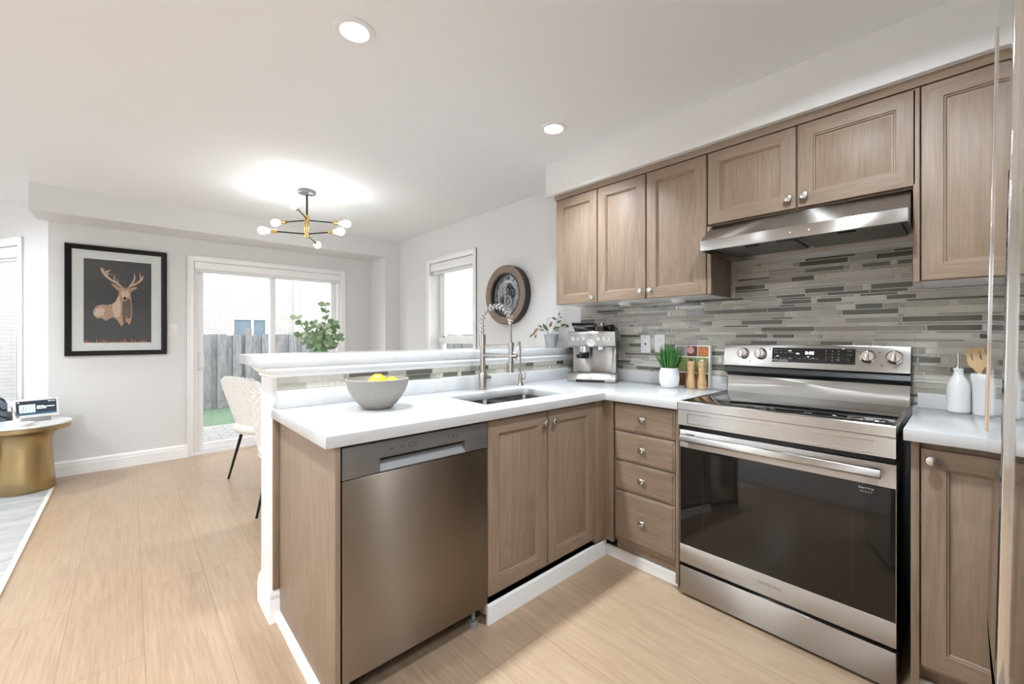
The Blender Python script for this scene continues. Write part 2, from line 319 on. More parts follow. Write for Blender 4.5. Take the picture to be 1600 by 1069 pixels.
# ------------------------------------------------------------------ mesh builder
class MB:
    def __init__(self):
        self.bm = bmesh.new()

    def _merge(self, t, m, T=None):
        if T is not None:
            bmesh.ops.transform(t, matrix=T, verts=t.verts)
        for f in t.faces:
            f.material_index = m
        me = bpy.data.meshes.new('tmp'); t.to_mesh(me); t.free()
        self.bm.from_mesh(me); bpy.data.meshes.remove(me)
        return self

    def box(self, x0, x1, y0, y1, z0, z1, bev=0.0, seg=2, m=0, T=None):
        t = bmesh.new()
        x0, x1 = min(x0, x1), max(x0, x1); y0, y1 = min(y0, y1), max(y0, y1); z0, z1 = min(z0, z1), max(z0, z1)
        v = [t.verts.new(p) for p in ((x0, y0, z0), (x1, y0, z0), (x1, y1, z0), (x0, y1, z0), (x0, y0, z1), (x1, y0, z1), (x1, y1, z1), (x0, y1, z1))]
        for q in ((3, 2, 1, 0), (4, 5, 6, 7), (0, 1, 5, 4), (1, 2, 6, 5), (2, 3, 7, 6), (3, 0, 4, 7)):
            t.faces.new([v[i] for i in q])
        if bev:
            bmesh.ops.bevel(t, geom=list(t.edges), offset=bev, segments=seg, profile=0.5, affect='EDGES')
        return self._merge(t, m, T)

    def cyl(self, p0, p1, r0, r1=None, seg=24, m=0, caps=True, T=None):
        r1 = r0 if r1 is None else r1
        p0, p1 = Vector(p0), Vector(p1); d = p1 - p0
        q = d.to_track_quat('Z', 'Y').to_matrix().to_4x4()
        t = bmesh.new()
        a = [t.verts.new((r0 * math.cos(2 * PI * i / seg), r0 * math.sin(2 * PI * i / seg), 0)) for i in range(seg)]
        b = [t.verts.new((r1 * math.cos(2 * PI * i / seg), r1 * math.sin(2 * PI * i / seg), d.length)) for i in range(seg)]
        for i in range(seg):
            j = (i + 1) % seg; t.faces.new((a[i], a[j], b[j], b[i]))
        if caps:
            t.faces.new(a[::-1]); t.faces.new(b)
        bmesh.ops.transform(t, matrix=Matrix.Translation(p0) @ q, verts=t.verts)
        return self._merge(t, m, T)

    def lathe(self, prof, seg=32, m=0, T=None, closed=True):
        t = bmesh.new(); rings = []
        for r, z in prof:
            if r < 1e-6:
                rings.append([t.verts.new((0, 0, z))])
            else:
                rings.append([t.verts.new((r * math.cos(2 * PI * i / seg), r * math.sin(2 * PI * i / seg), z)) for i in range(seg)])
        for a, b in zip(rings, rings[1:]):
            for i in range(seg):
                j = (i + 1) % seg
                if len(a) == 1 and len(b) == 1: continue
                if len(a) == 1: t.faces.new((a[0], b[j], b[i]))
                elif len(b) == 1: t.faces.new((a[i], a[j], b[0]))
                else: t.faces.new((a[i], a[j], b[j], b[i]))
        bmesh.ops.recalc_face_normals(t, faces=list(t.faces))
        return self._merge(t, m, T)

    def tube(self, pts, r, seg=10, m=0, T=None, cyclic=False):
        pts = [Vector(p) for p in pts]; n = len(pts)
        rr = r if isinstance(r, (list, tuple)) else [r] * n
        t = bmesh.new(); rings = []
        tan = []
        for i in range(n):
            if cyclic: d = pts[(i + 1) % n] - pts[i - 1]
            else: d = pts[min(i + 1, n - 1)] - pts[max(i - 1, 0)]
            tan.append(d.normalized())
        up = Vector((0, 0, 1)) if abs(tan[0].z) < 0.9 else Vector((1, 0, 0))
        nx = (up - tan[0] * up.dot(tan[0])).normalized()
        for i in range(n):
            nx = (nx - tan[i] * nx.dot(tan[i])).normalized(); ny = tan[i].cross(nx)
            rings.append([t.verts.new(pts[i] + (nx * math.cos(2 * PI * k / seg) + ny * math.sin(2 * PI * k / seg)) * rr[i]) for k in range(seg)])
        pairs = list(zip(rings, rings[1:])) + ([(rings[-1], rings[0])] if cyclic else [])
        for a, b in pairs:
            for k in range(seg):
                j = (k + 1) % seg; t.faces.new((a[k], a[j], b[j], b[k]))
        if not cyclic:
            t.faces.new(rings[0][::-1]); t.faces.new(rings[-1])
        bmesh.ops.recalc_face_normals(t, faces=list(t.faces))
        return self._merge(t, m, T)

    def prism(self, poly, d0, d1, m=0, T=None, bev=0.0):
        """poly in (a, b); extruded along c from d0 to d1; T maps (a, b, c) to the place"""
        t = bmesh.new()
        a = [t.verts.new((p[0], p[1], d0)) for p in poly]; b = [t.verts.new((p[0], p[1], d1)) for p in poly]
        n = len(poly)
        t.faces.new(a[::-1]); t.faces.new(b)
        for i in range(n):
            j = (i + 1) % n; t.faces.new((a[i], a[j], b[j], b[i]))
        bmesh.ops.recalc_face_normals(t, faces=list(t.faces))
        if bev:
            bmesh.ops.bevel(t, geom=list(t.edges), offset=bev, segments=2, profile=0.5, affect='EDGES')
        return self._merge(t, m, T)

    def sphere(self, c, r, m=0, sx=1, sy=1, sz=1, u=20, v=12, T=None):
        t = bmesh.new(); bmesh.ops.create_uvsphere(t, u_segments=u, v_segments=v, radius=r)
        bmesh.ops.transform(t, matrix=Matrix.Translation(c) @ Matrix.Diagonal((sx, sy, sz, 1)), verts=t.verts)
        return self._merge(t, m, T)

    def grid(self, f, nu, nv, m=0, T=None, thick=0.0):
        t = bmesh.new()
        V = [[t.verts.new(f(i / nu, j / nv)) for j in range(nv + 1)] for i in range(nu + 1)]
        for i in range(nu):
            for j in range(nv):
                t.faces.new((V[i][j], V[i + 1][j], V[i + 1][j + 1], V[i][j + 1]))
        if thick:
            bmesh.ops.recalc_face_normals(t, faces=list(t.faces))
            bmesh.ops.solidify(t, geom=list(t.faces), thickness=thick)
        return self._merge(t, m, T)

    def slab(self, us, vs, fill, d0, d1, m=0, T=None, bev=0.0):
        """cells of a (u, v) grid kept where fill(i, j); extruded from d0 to d1"""
        t = bmesh.new(); V = {}
        def vert(i, j, k):
            if (i, j, k) not in V: V[(i, j, k)] = t.verts.new((us[i], vs[j], d1 if k else d0))
            return V[(i, j, k)]
        nu, nv = len(us) - 1, len(vs) - 1
        on = lambda i, j: 0 <= i < nu and 0 <= j < nv and fill(i, j)
        for i in range(nu):
            for j in range(nv):
                if not on(i, j): continue
                t.faces.new([vert(i, j, 1), vert(i + 1, j, 1), vert(i + 1, j + 1, 1), vert(i, j + 1, 1)])
                t.faces.new([vert(i, j, 0), vert(i, j + 1, 0), vert(i + 1, j + 1, 0), vert(i + 1, j, 0)])
                for di, dj, a, b in ((-1, 0, (i, j), (i, j + 1)), (1, 0, (i + 1, j), (i + 1, j + 1)), (0, -1, (i, j), (i + 1, j)), (0, 1, (i, j + 1), (i + 1, j + 1))):
                    if not on(i + di, j + dj):
                        t.faces.new([vert(*a, 0), vert(*b, 0), vert(*b, 1), vert(*a, 1)])
        bmesh.ops.recalc_face_normals(t, faces=list(t.faces))
        if bev:
            ed = [e for e in t.edges if len(e.link_faces) == 2 and e.calc_face_angle(0) > 1.0 and e.is_convex]
            bmesh.ops.bevel(t, geom=ed, offset=bev, segments=2, profile=0.5, affect='EDGES')
        return self._merge(t, m, T)

    def build(self, name, mats, parent=None, world=True, angle=35, keep=False):
        bm = self.bm
        if not isinstance(mats, (list, tuple)): mats = [mats]
        for e in bm.edges:
            e.smooth = not (len(e.link_faces) == 2 and e.calc_face_angle(0) > R(angle))
        for f in bm.faces: f.smooth = True
        off = Vector((0, 0, 0))
        if parent is None and not keep and len(bm.verts):
            xs = [v.co for v in bm.verts]
            off = Vector(((min(v.x for v in xs) + max(v.x for v in xs)) / 2, (min(v.y for v in xs) + max(v.y for v in xs)) / 2, min(v.z for v in xs)))
            bmesh.ops.translate(bm, vec=-off, verts=bm.verts)
        elif parent is not None and world:
            bmesh.ops.transform(bm, matrix=wmat(parent).inverted(), verts=bm.verts)
        me = bpy.data.meshes.new(name); bm.to_mesh(me); bm.free()
        for k in mats: me.materials.append(M[k] if isinstance(k, str) else k)
        o = bpy.data.objects.new(name, me); COL.objects.link(o); o.location = off
        if parent is not None: o.parent = parent
        return o

def wmat(o):
    m = Matrix.LocRotScale(o.location, o.rotation_euler, o.scale)
    return wmat(o.parent) @ m if o.parent else m

def thing(name, label, cat, loc=(0, 0, 0), rz=0.0, group=None, rx=0.0):
    o = bpy.data.objects.new(name, None); COL.objects.link(o)
    o.location = loc; o.rotation_euler = (rx, 0, rz); o.empty_display_size = 0.05
    o['label'] = label; o['category'] = cat
    if group: o['group'] = group
    return o

def tag(o, label, cat, group=None, kind=None):
    o['label'] = label; o['category'] = cat
    if group: o['group'] = group
    if kind: o['kind'] = kind
    return o

def struct(o):
    o['kind'] = 'structure'; return o

def copy_tree(o, parent=None):
    c = o.copy(); COL.objects.link(c)
    if parent is not None: c.parent = parent
    for ch in list(o.children): copy_tree(ch, c)
    return c

def frame(origin, U, V):
    U, V = Vector(U), Vector(V); N = U.cross(V)
    m = Matrix.Identity(4)
    for i in range(3):
        m[i][0], m[i][1], m[i][2], m[i][3] = U[i], V[i], N[i], origin[i]
    return m
def face_left(x, y, z):            # a front that looks to -x; u runs to -y (the viewer's right)
    return frame((x, y, z), (0, -1, 0), (0, 0, 1))
def face_front(x, y, z):           # a front that looks to -y; u runs to +x
    return frame((x, y, z), (1, 0, 0), (0, 0, 1))
def TR(x, y, z, rz=0.0): return Matrix.Translation((x, y, z)) @ Matrix.Rotation(rz, 4, 'Z')
XZ = Matrix(((1, 0, 0, 0), (0, 0, -1, 0), (0, 1, 0, 0), (0, 0, 0, 1)))    # (a, b, c) -> (a, -c, b)
YZ = Matrix(((0, 0, 1, 0), (1, 0, 0, 0), (0, 1, 0, 0), (0, 0, 0, 1)))     # (a, b, c) -> (c, a, b)

def lettering(name, s, size, T, mat, parent, align='CENTER', ext=0.0004):
    cu = bpy.data.curves.new(name, 'FONT'); cu.body = s; cu.size = size; cu.extrude = ext; cu.align_x = align; cu.align_y = 'CENTER'
    cu.resolution_u = 2
    o = bpy.data.objects.new(name, cu); COL.objects.link(o)
    me = bpy.data.meshes.new_from_object(o.evaluated_get(bpy.context.evaluated_depsgraph_get()))
    bpy.data.objects.remove(o); bpy.data.curves.remove(cu)
    me.transform(wmat(parent).inverted() @ T)
    me.materials.clear(); me.materials.append(M[mat]); me.name = name
    o = bpy.data.objects.new(name, me); COL.objects.link(o); o.parent = parent
    return o

# ------------------------------------------------------------------ setting
H_C = 2.4177; XW = 2.54; YB = 5.3056
SW, YN, XL = 0.16, -0.85, -4.6
o = MB().slab([-5, -0.60, 2.75], [-2.6, 5.45, 7.0], lambda i, j: not (i == 1 and j == 1), -0.12, 0).build('floor', 'floor', keep=True); struct(o)
o = MB().slab([-5, -0.50, 2.75], [-2.6, 5.52, 7.0], lambda i, j: not (i == 1 and j == 1), H_C, H_C + 0.12).build('ceiling', 'ceiling', keep=True); struct(o)

# right wall with the window
WY0, WY1, WZ0, WZ1 = 3.339, 4.160, 0.62, 2.045
TW = frame((XW, 0, 0), (0, 1, 0), (0, 0, 1))          # u = y, v = z, depth to +x
us = [-0.85, WY0, WY1, 5.55]; vs = [0, WZ0, WZ1, H_C]
wr = struct(MB().slab(us, vs, lambda i, j: not (i == 1 and j == 1), 0, 0.22, T=TW).build('wall_right', 'wall', keep=True))
# back wall with the sliding door
DX0, DX1, DZ1 = 0.475, 1.945, 1.985
TBk = frame((0, YB, 0), (1, 0, 0), (0, 0, 1))         # normal -y
us = [-0.52, DX0, DX1, 2.54]; vs = [0, DZ1, H_C]
wb = struct(MB().slab(us, vs, lambda i, j: not (i == 1 and j == 0), 0, -0.2, T=TBk).build('wall_back', 'wall', keep=True))
# angled bay wall with a window behind the sofa
BA = R(29); bu = Vector((-math.sin(BA), math.cos(BA), 0))
TBay = frame((-0.52, YB, 0), -bu, (0, 0, 1))          # u runs back along the wall
us = [-1.7, -1.30, -0.43, 0]; vs = [0, 0.55, 2.03, H_C]
struct(MB().slab(us, vs, lambda i, j: not (i == 1 and j == 1), 0, -0.18, T=TBay).build('wall_bay', 'wall', keep=True))
bx, by = -0.52 + bu.x * 1.7, YB + bu.y * 1.7
struct(MB().box(XL, bx + 0.02, by, by + 0.15, 0, H_C).build('wall_living_back', 'wall', keep=True))
# far left wall with a wide unseen window added for daylight, the wall behind the viewer, the fridge alcove
TLw = frame((XL, 0, 0), (0, 1, 0), (0, 0, 1))
us = [-2.4, 4.0, 6.2, by + 0.1]; vs = [0, 0.5, 2.05, H_C]
struct(MB().slab(us, vs, lambda i, j: not (i == 1 and j == 1), -0.15, 0, T=TLw).build('wall_left', 'wall', keep=True))
TFr = frame((0, -2.25, 0), (1, 0, 0), (0, 0, 1))        # normal -y, away from the room
struct(MB().slab([XL, -3.9, -1.5, 0.40], [0, 0.1, 2.05, H_C], lambda i, j: not (i == 1 and j == 1), 0, 0.15, T=TFr).build('wall_front', 'wall', keep=True))
w4 = MB()
for a0, a1, b0, b1 in ((-3.9, -3.84, 0.1, 2.05), (-1.56, -1.5, 0.1, 2.05), (-3.84, -1.56, 0.1, 0.2), (-3.84, -1.56, 1.99, 2.05), (-2.73, -2.67, 0.2, 1.99)):
    w4.box(a0, a1, b0, b1, 0.04, 0.10, 0.003, T=TFr)
w4 = struct(w4.build('window_4', 'trim', keep=True))
MB().box(-3.85, -1.55, 0.19, 2.0, 0.07, 0.075, T=TFr).build('pane', 'glass', w4)
struct(MB().box(0.30, 0.40, -2.25, YN, 0, H_C).build('wall_alcove', 'wall', keep=True))
struct(MB().box(0.30, 2.76, YN - 0.12, YN, 0, H_C).build('wall_near', 'wall', keep=True))

# soffits
SF, SY, SZ = 2.1576, 1.9994, 2.2004
struct(MB().box(SF, XW, YN, SY, SZ, H_C).build('trim_1', 'soffit', keep=True))
GY, GZ = 4.8971, 2.2057
mb = MB().box(-0.5824, 2.54, GY, YB, GZ, H_C); mb.box(2.344, 2.54, GY, YB, 0, GZ)
struct(mb.build('trim_2', 'wall', keep=True))

# half wall of the peninsula
PX0, PY0, PY1, PZ = 0.445, 2.0, 2.20, 1.087
struct(MB().box(PX0, XW, PY0, PY1, 0, PZ).build('wall_peninsula', 'wall', keep=True))
# moulding under the bar top
def ogee(w, h):
    return [(0, 0), (0, h), (w, h), (w, h - 0.012), (w * 0.8, h - 0.02), (w * 0.62, h * 0.5), (w * 0.3, h * 0.3), (w * 0.3, h * 0.12), (w * 0.12, 0)]
def wrap(prof, z0, pts):
    """profile (out, up) swept round the free end of the half wall, corners mitred"""
    tb = bmesh.new(); rings = []
    for (x, y, sx, sy) in pts:
        rings.append([tb.verts.new((x + d * sx, y + d * sy, z0 + h)) for d, h in prof])
    n = len(prof)
    tb.faces.new(rings[0]); tb.faces.new(rings[-1][::-1])
    for a, b in zip(rings, rings[1:]):
        for k in range(n): tb.faces.new((a[k], a[(k + 1) % n], b[(k + 1) % n], b[k]))
    bmesh.ops.recalc_face_normals(tb, faces=list(tb.faces))
    return MB()._merge(tb, 0)
mb = wrap(ogee(0.030, 0.0468), PZ - 0.0468, ((XW, PY0, 0, -1), (PX0, PY0, -1, -1), (PX0, PY1, -1, 1), (XW, PY1, 0, 1)))
struct(mb.build('trim_3', 'trim', keep=True))

# baseboards
def base_prof(h=0.13, t=0.016):
    return [(0, 0), (t, 0), (t, h * 0.70), (t * 0.72, h * 0.74), (t * 0.86, h * 0.80), (t * 0.6, h * 0.92), (t * 0.3, h), (0, h)]
bp_ = base_prof()
TB = Matrix(((0, 0, 1, 0), (-1, 0, 0, 0), (0, 1, 0, 0), (0, 0, 0, 1)))       # runs along x, sticks out to -y
TBx = Matrix(((-1, 0, 0, 0), (0, 0, 1, 0), (0, 1, 0, 0), (0, 0, 0, 1)))      # runs along y, sticks out to -x
mb = MB(); mb.prism(bp_, -0.52, 0.423, T=Matrix.Translation((0, YB, 0)) @ TB); mb.prism(bp_, 2.007, 2.344, T=Matrix.Translation((0, YB, 0)) @ TB)
mb.prism(bp_, 2.328, XW, T=Matrix.Translation((0, GY, 0)) @ TB)
struct(mb.build('baseboard_back', 'trim', keep=True))
mb = MB(); mb.prism(bp_, PY1, GY, T=Matrix.Translation((XW, 0, 0)) @ TBx)
struct(mb.build('baseboard_right', 'trim', keep=True))
mb = wrap(base_prof(0.135, 0.013), 0, ((0.472, PY0, 0, -1), (PX0, PY0, -1, -1), (PX0, PY1, -1, 1), (XW, PY1, 0, 1)))
struct(mb.build('baseboard_peninsula', 'trim', keep=True))
mb = MB(); mb.prism(bp_, -1.7, 0, T=TBay @ Matrix(((0, 0, 1, 0), (0, 1, 0, 0), (1, 0, 0, 0), (0, 0, 0, 1))))
struct(mb.build('baseboard_bay', 'trim', keep=True))
mb = MB()
sh = [(0, 0), (0.014, 0), (0.012, 0.03), (0.006, 0.042), (0, 0.045)]
mb.prism(sh, 1.345, PY0 - 0.013, T=Matrix.Translation((0.472, 0, 0)) @ TBx)
struct(mb.build('trim_4', 'trim', keep=True))

# ---------------- tiles
def tiles(mb, u0, u1, v0, v1, T, holes=(), pat=(0.026, 0.013, 0.026, 0.026, 0.013, 0.022, 0.012, 0.026, 0.013)):
    """linear mosaic: rows of two heights, long strips with pairs of small squares between; each tile is a raised piece"""
    rnd = random.Random(11)
    t = bmesh.new(); g = 0.0030; th = 0.0035
    v = v0; k = 0
    while v < v1 - 0.004:
        h = min(pat[k % len(pat)], v1 - v); k += 1
        u = u0 - rnd.random() * 0.15
        while u < u1:
            q = rnd.random()
            if q < 0.34: L = h if h > 0.02 else 0.02; mi = rnd.choice([0, 1, 5, 2, 5, 0])
            else:
                L = rnd.choice([0.07, 0.10, 0.13, 0.16, 0.16, 0.20, 0.24]); mi = rnd.choices([0, 1, 2, 3, 4, 5], [2.4, 2.6, 2.6, 2.8, 5.0, 1.4])[0]
            a, b = max(u, u0), min(u + L, u1); u += L
            if b - a < 0.006: continue
            z0, z1 = v + g / 2, v + h - g / 2; a += g / 2; b -= g / 2
            if any(a < H[1] and b > H[0] and z0 < H[3] and z1 > H[2] for H in holes): continue
            e = 0.0007
            B = [t.verts.new(p) for p in ((a, z0, 0), (b, z0, 0), (b, z1, 0), (a, z1, 0))]
            F = [t.verts.new(p) for p in ((a + e, z0 + e, th), (b - e, z0 + e, th), (b - e, z1 - e, th), (a + e, z1 - e, th))]
            f = t.faces.new(F); f.material_index = mi
            for i in range(4):
                j = (i + 1) % 4; f = t.faces.new((B[i], B[j], F[j], F[i])); f.material_index = mi
        v += h
    bmesh.ops.transform(t, matrix=T, verts=t.verts)
    me = bpy.data.meshes.new('tmp'); t.to_mesh(me); t.free(); mb.bm.from_mesh(me); bpy.data.meshes.remove(me)

TILE_END = 1.985
mb = MB()
Tr = face_left(XW - 0.006, TILE_END, 0)        # u = TILE_END - y
u_r0, u_r1, u_end = TILE_END - 0.905, TILE_END - 0.135, TILE_END - (YN)
tiles(mb, 0.0, u_end, 0.93, 1.439, Tr)
for f in mb.bm.faces: pass
tiles(mb, u_r0 + 0.02, u_r1 - 0.02, 1.439, 1.617, Tr)
mb.box(XW - 0.006, XW - 0.0005, YN, TILE_END, 0.93, 1.439, m=6); mb.box(XW - 0.006, XW - 0.0005, 0.155, 0.885, 1.439, 1.617, m=6)
mb.build('backsplash_tile', TILES + ['grout'], wr, angle=20)
wp = [x for x in bpy.data.objects if x.name == 'wall_peninsula'][0]
mb = MB()
tiles(mb, 0.0, 2.06, 0.935, 1.043, face_front(0.46, PY0 - 0.006, 0), pat=(0.027,))
mb.box(0.458, 2.53, PY0 - 0.006, PY0 - 0.0005, 0.93, 1.043, m=6)
mb.build('backsplash_tile', TILES + ['grout'], wp, angle=20)

# ---------------- sliding door
d1 = struct(MB().box(DX0 - 0.001, DX0 + 0.03, YB + 0.02, YB + 0.18, 0, DZ1).box(DX1 - 0.03, DX1 + 0.001, YB + 0.02, YB + 0.18, 0, DZ1)
            .box(DX0, DX1, YB + 0.02, YB + 0.18, DZ1 - 0.03, DZ1).box(DX0, DX1, YB + 0.0, YB + 0.2, 0, 0.028).build('door_1', 'trim', keep=True))
def sash(x0, x1, y, zb, zt, w, wb_, wt_):
    mb = MB(); d = 0.04
    mb.box(x0, x0 + w, y, y + d, zb, zt, 0.003); mb.box(x1 - w, x1, y, y + d, zb, zt, 0.003)
    mb.box(x0 + w, x1 - w, y, y + d, zb, zb + wb_, 0.003); mb.box(x0 + w, x1 - w, y, y + d, zt - wt_, zt, 0.003)
    s = mb.build('sash', 'trim', d1)
    MB().box(x0 + w - 0.004, x1 - w + 0.004, y + 0.017, y + 0.022, zb + wb_ - 0.004, zt - wt_ + 0.004).build('pane', 'glass', s)
    return s
s1 = sash(DX0 + 0.03, 1.226, YB + 0.05, 0.03, DZ1 - 0.03, 0.052, 0.075, 0.05)
s2 = sash(1.175, DX1 - 0.03, YB + 0.10, 0.03, DZ1 - 0.03, 0.052, 0.075, 0.05)
mb = MB(); hx, hy = 0.531, YB + 0.05
mb.box(hx - 0.022, hx + 0.022, hy - 0.008, hy, 0.86, 1.05, 0.003)
mb.tube([(hx + 0.01, hy - 0.004, 0.88), (hx + 0.02, hy - 0.035, 0.90), (hx + 0.022, hy - 0.042, 0.955), (hx + 0.02, hy - 0.035, 1.01), (hx + 0.01, hy - 0.004, 1.03)], 0.009, 8)
for z in (0.872, 1.038): mb.cyl((hx - 0.012, hy - 0.008, z), (hx - 0.012, hy - 0.011, z), 0.004, seg=8, m=1)
mb.build('handle', ['white', 'grey'], s1)

def casing(name, T, u0, u1, v0, v1, w=0.055, bottom=False, sill=False):
    """mitred flat casing with a raised outer bead round an opening; in the plane of T, sticking out along +depth"""
    mb = MB()
    for a0, a1, b0, b1 in ((u0 - w, u0, v0 - (w if bottom else 0), v1 + w), (u1, u1 + w, v0 - (w if bottom else 0), v1 + w), (u0, u1, v1, v1 + w)) + (((u0, u1, v0 - w, v0),) if bottom else ()):
        mb.box(a0, a1, b0, b1, 0, 0.014, 0.003, T=T)
    mb.box(u0 - w, u0 - w + 0.014, v0 - (w if bottom else 0), v1 + w, 0.0, 0.021, 0.004, T=T); mb.box(u1 + w - 0.014, u1 + w, v0 - (w if bottom else 0), v1 + w, 0.0, 0.021, 0.004, T=T)
    mb.box(u0 - w, u1 + w, v1 + w - 0.014, v1 + w, 0.0, 0.021, 0.004, T=T)
    return struct(mb.build(name, 'trim', keep=True))
casing('trim_5', TBk, DX0, DX1, 0, DZ1)
# roller blind over the door
t = thing('roller_blind', 'white roller blind rolled up in its box over the sliding glass door', 'blind', (1.21, YB - 0.02, 1.89))
MB().prism([(0, 1.905), (0.055, 1.905), (0.062, 1.915), (0.062, 1.975), (0.055, 1.982), (0, 1.982)], DX0 + 0.004, DX1 - 0.004, T=Matrix.Translation((0, YB + 0.04, 0)) @ TB, bev=0.002).build('valance', 'trim', t)
MB().cyl((DX0 + 0.02, YB + 0.012, 1.892), (DX1 - 0.02, YB + 0.012, 1.892), 0.017, seg=16).build('bottom_bar', 'blind', t)
MB().tube([(DX0 + 0.012, YB + 0.0, 1.90), (DX0 + 0.012, YB + 0.0, 1.3), (DX0 + 0.020, YB + 0.0, 1.3), (DX0 + 0.020, YB + 0.0, 1.90)], 0.0013, 6).build('pull_cord', 'white', t)

# ---------------- right window
TWi = frame((XW, 0, 0), (0, -1, 0), (0, 0, 1))     # u = -y, faces -x
casing('trim_6', TWi, -WY1, -WY0, WZ0, WZ1, 0.055, True)
wx = XW + 0.13
mb = MB()
mb.box(wx, wx + 0.06, WY0, WY0 + 0.05, WZ0, WZ1, 0.003); mb.box(wx, wx + 0.06, WY1 - 0.05, WY1, WZ0, WZ1, 0.003)
mb.box(wx, wx + 0.06, WY0, WY1, WZ0, WZ0 + 0.05, 0.003); mb.box(wx, wx + 0.06, WY0, WY1, WZ1 - 0.05, WZ1, 0.003)
mb.box(wx - 0.012, wx + 0.06, WY0, WY1, 1.135, 1.20, 0.004)
w1 = struct(mb.build('window_1', 'trim', keep=True))
mb = MB().box(wx + 0.008, wx + 0.05, WY1 - 0.085, WY1 - 0.05, 1.2, WZ1 - 0.05, 0.003); mb.box(wx + 0.008, wx + 0.05, WY0 + 0.05, WY0 + 0.085, 1.2, WZ1 - 0.05, 0.003)
mb.box(wx + 0.008, wx + 0.05, WY0 + 0.05, WY1 - 0.05, 1.2, 1.222, 0.003)
mb.build('sash', 'trim', w1)
MB().box(wx + 0.03, wx + 0.035, WY0 + 0.045, WY1 - 0.045, 1.195, WZ1 - 0.045).build('pane', 'glass', w1)
MB().box(wx + 0.03, wx + 0.035, WY0 + 0.045, WY1 - 0.045, WZ0 + 0.045, 1.14).build('pane', 'glass', w1)
t = thing('roller_blind', 'white roller blind rolled up in its box at the top of the small side window', 'blind', (XW + 0.04, 3.75, 1.93))
MB().box(XW + 0.002, XW + 0.075, WY0 + 0.004, WY1 - 0.004, 1.955, 2.04, 0.004).build('valance', 'trim', t)
MB().cyl((XW + 0.045, WY0 + 0.02, 1.938), (XW + 0.045, WY1 - 0.02, 1.938), 0.016, seg=16).build('bottom_bar', 'blind', t)

# ---------------- bay window
wv = MB()
for a0, a1, b0, b1 in ((-1.30, -1.25, 0.55, 2.03), (-0.48, -0.43, 0.55, 2.03), (-1.30, -0.43, 0.55, 0.60), (-1.30, -0.43, 1.98, 2.03), (-0.56, -0.53, 0.6, 1.98)):
    wv.box(a0, a1, b0, b1, -0.14, -0.08, 0.003, T=TBay)
w2 = struct(wv.build('window_2', 'trim', keep=True))
MB().box(-1.26, -0.47, 0.59, 1.99, -0.115, -0.11, T=TBay).build('pane', 'glass', w2)
casing('trim_7', TBay, -1.30, -0.43, 0.55, 2.03, 0.07, True)
t = thing('roller_blind', 'white roller blind rolled up at the top of the window behind the patterned armchair', 'blind', (-0.52 + bu.x * 0.775, YB + bu.y * 0.775, 1.93))
MB().box(-1.296, -0.434, 1.93, 2.026, -0.075, -0.005, 0.004, T=TBay).build('valance', 'trim', t)
MB().cyl((-1.28, 1.915, -0.04), (-0.45, 1.915, -0.04), 0.016, seg=16, T=TBay).build('bottom_bar', 'blind', t)
# left wall window, out of view, added to bring more daylight into the room
mb = MB()
for a0, a1, b0, b1 in ((4.0, 4.06, 0.5, 2.05), (6.14, 6.2, 0.5, 2.05), (4.06, 6.14, 0.5, 0.56), (4.06, 6.14, 1.99, 2.05), (5.07, 5.13, 0.56, 1.99)):
    mb.box(a0, a1, b0, b1, -0.1, -0.04, 0.003, T=TLw)
w3 = struct(mb.build('window_added', 'trim', keep=True))
MB().box(4.05, 6.15, 0.55, 2.0, -0.075, -0.07, T=TLw).build('pane', 'glass', w3)

# ------------------------------------------------------------------ outside
struct(MB().box(-14, 22, 7.25, 26, -0.30, -0.10).build('ground_lawn', 'lawn', keep=True))
struct(MB().box(-14, 22, YB + 0.2, 7.25, -0.30, -0.06).build('ground_patio', 'paver', keep=True))
struct(MB().box(2.76, 22, -6, YB + 0.2, -0.30, -0.10).build('ground_side', 'lawn', keep=True))
def fence(name_label, p0, p1, top, post_at, n_max=99):
    a, b = Vector(p0), Vector(p1); d = b - a; L = d.length; ang = math.atan2(d.y, d.x)
    t = thing('fence', name_label, 'fence', (*((a + b) / 2).xy, -0.10), ang)
    B = TR(a.x, a.y, 0, ang)
    rnd = random.Random(3); step = 0.118; k = 0; s = 0
    while s < L and k < n_max:
        h = top + rnd.uniform(-0.02, 0.02); dep = 0.0 if k % 2 else -0.035
        w = 0.14
        MB().box(s, s + w, dep, dep + 0.02, -0.1, h, 0.003, 1, T=B).build('board', 'fence', t)
        s += step; k += 1
    MB().box(0, L, 0.02, 0.06, top - 0.16, top - 0.07, T=B).box(0, L, 0.02, 0.06, 0.55, 0.64, T=B).box(0, L, 0.02, 0.06, 0.0, 0.09, T=B).build('rail', 'fence', t)
    for u in post_at:
        MB().box(u, u + 0.1, -0.07, 0.03, -0.1, top + 0.11, 0.004, 1, T=B).build('post', 'fence', t)
    return t
fence('weathered grey board fence behind the lawn outside the sliding door', (-1.2, 9.2, 0), (6.6, 9.2, 0), 1.245, (0.4, 2.79, 5.2))
fence('weathered grey board fence seen low through the small side window', (6.6, 9.1, 0), (6.6, 2.0, 0), 1.26, (2.0, 4.6))
t = thing('house', 'pale brick house with small dark window behind the fence outside the sliding door', 'house', (1.5, 13.2, -0.1))
mb = MB()
us = [-5, 1.98, 2.84, 6.2]; vs = [-0.1, 0.9, 1.72, 5.5]
mb.slab(us, vs, lambda i, j: not (i == 1 and j == 1), 0, -0.3, T=frame((0, 13.2, 0), (1, 0, 0), (0, 0, 1)))
mb.build('brick_wall', 'brick', t)
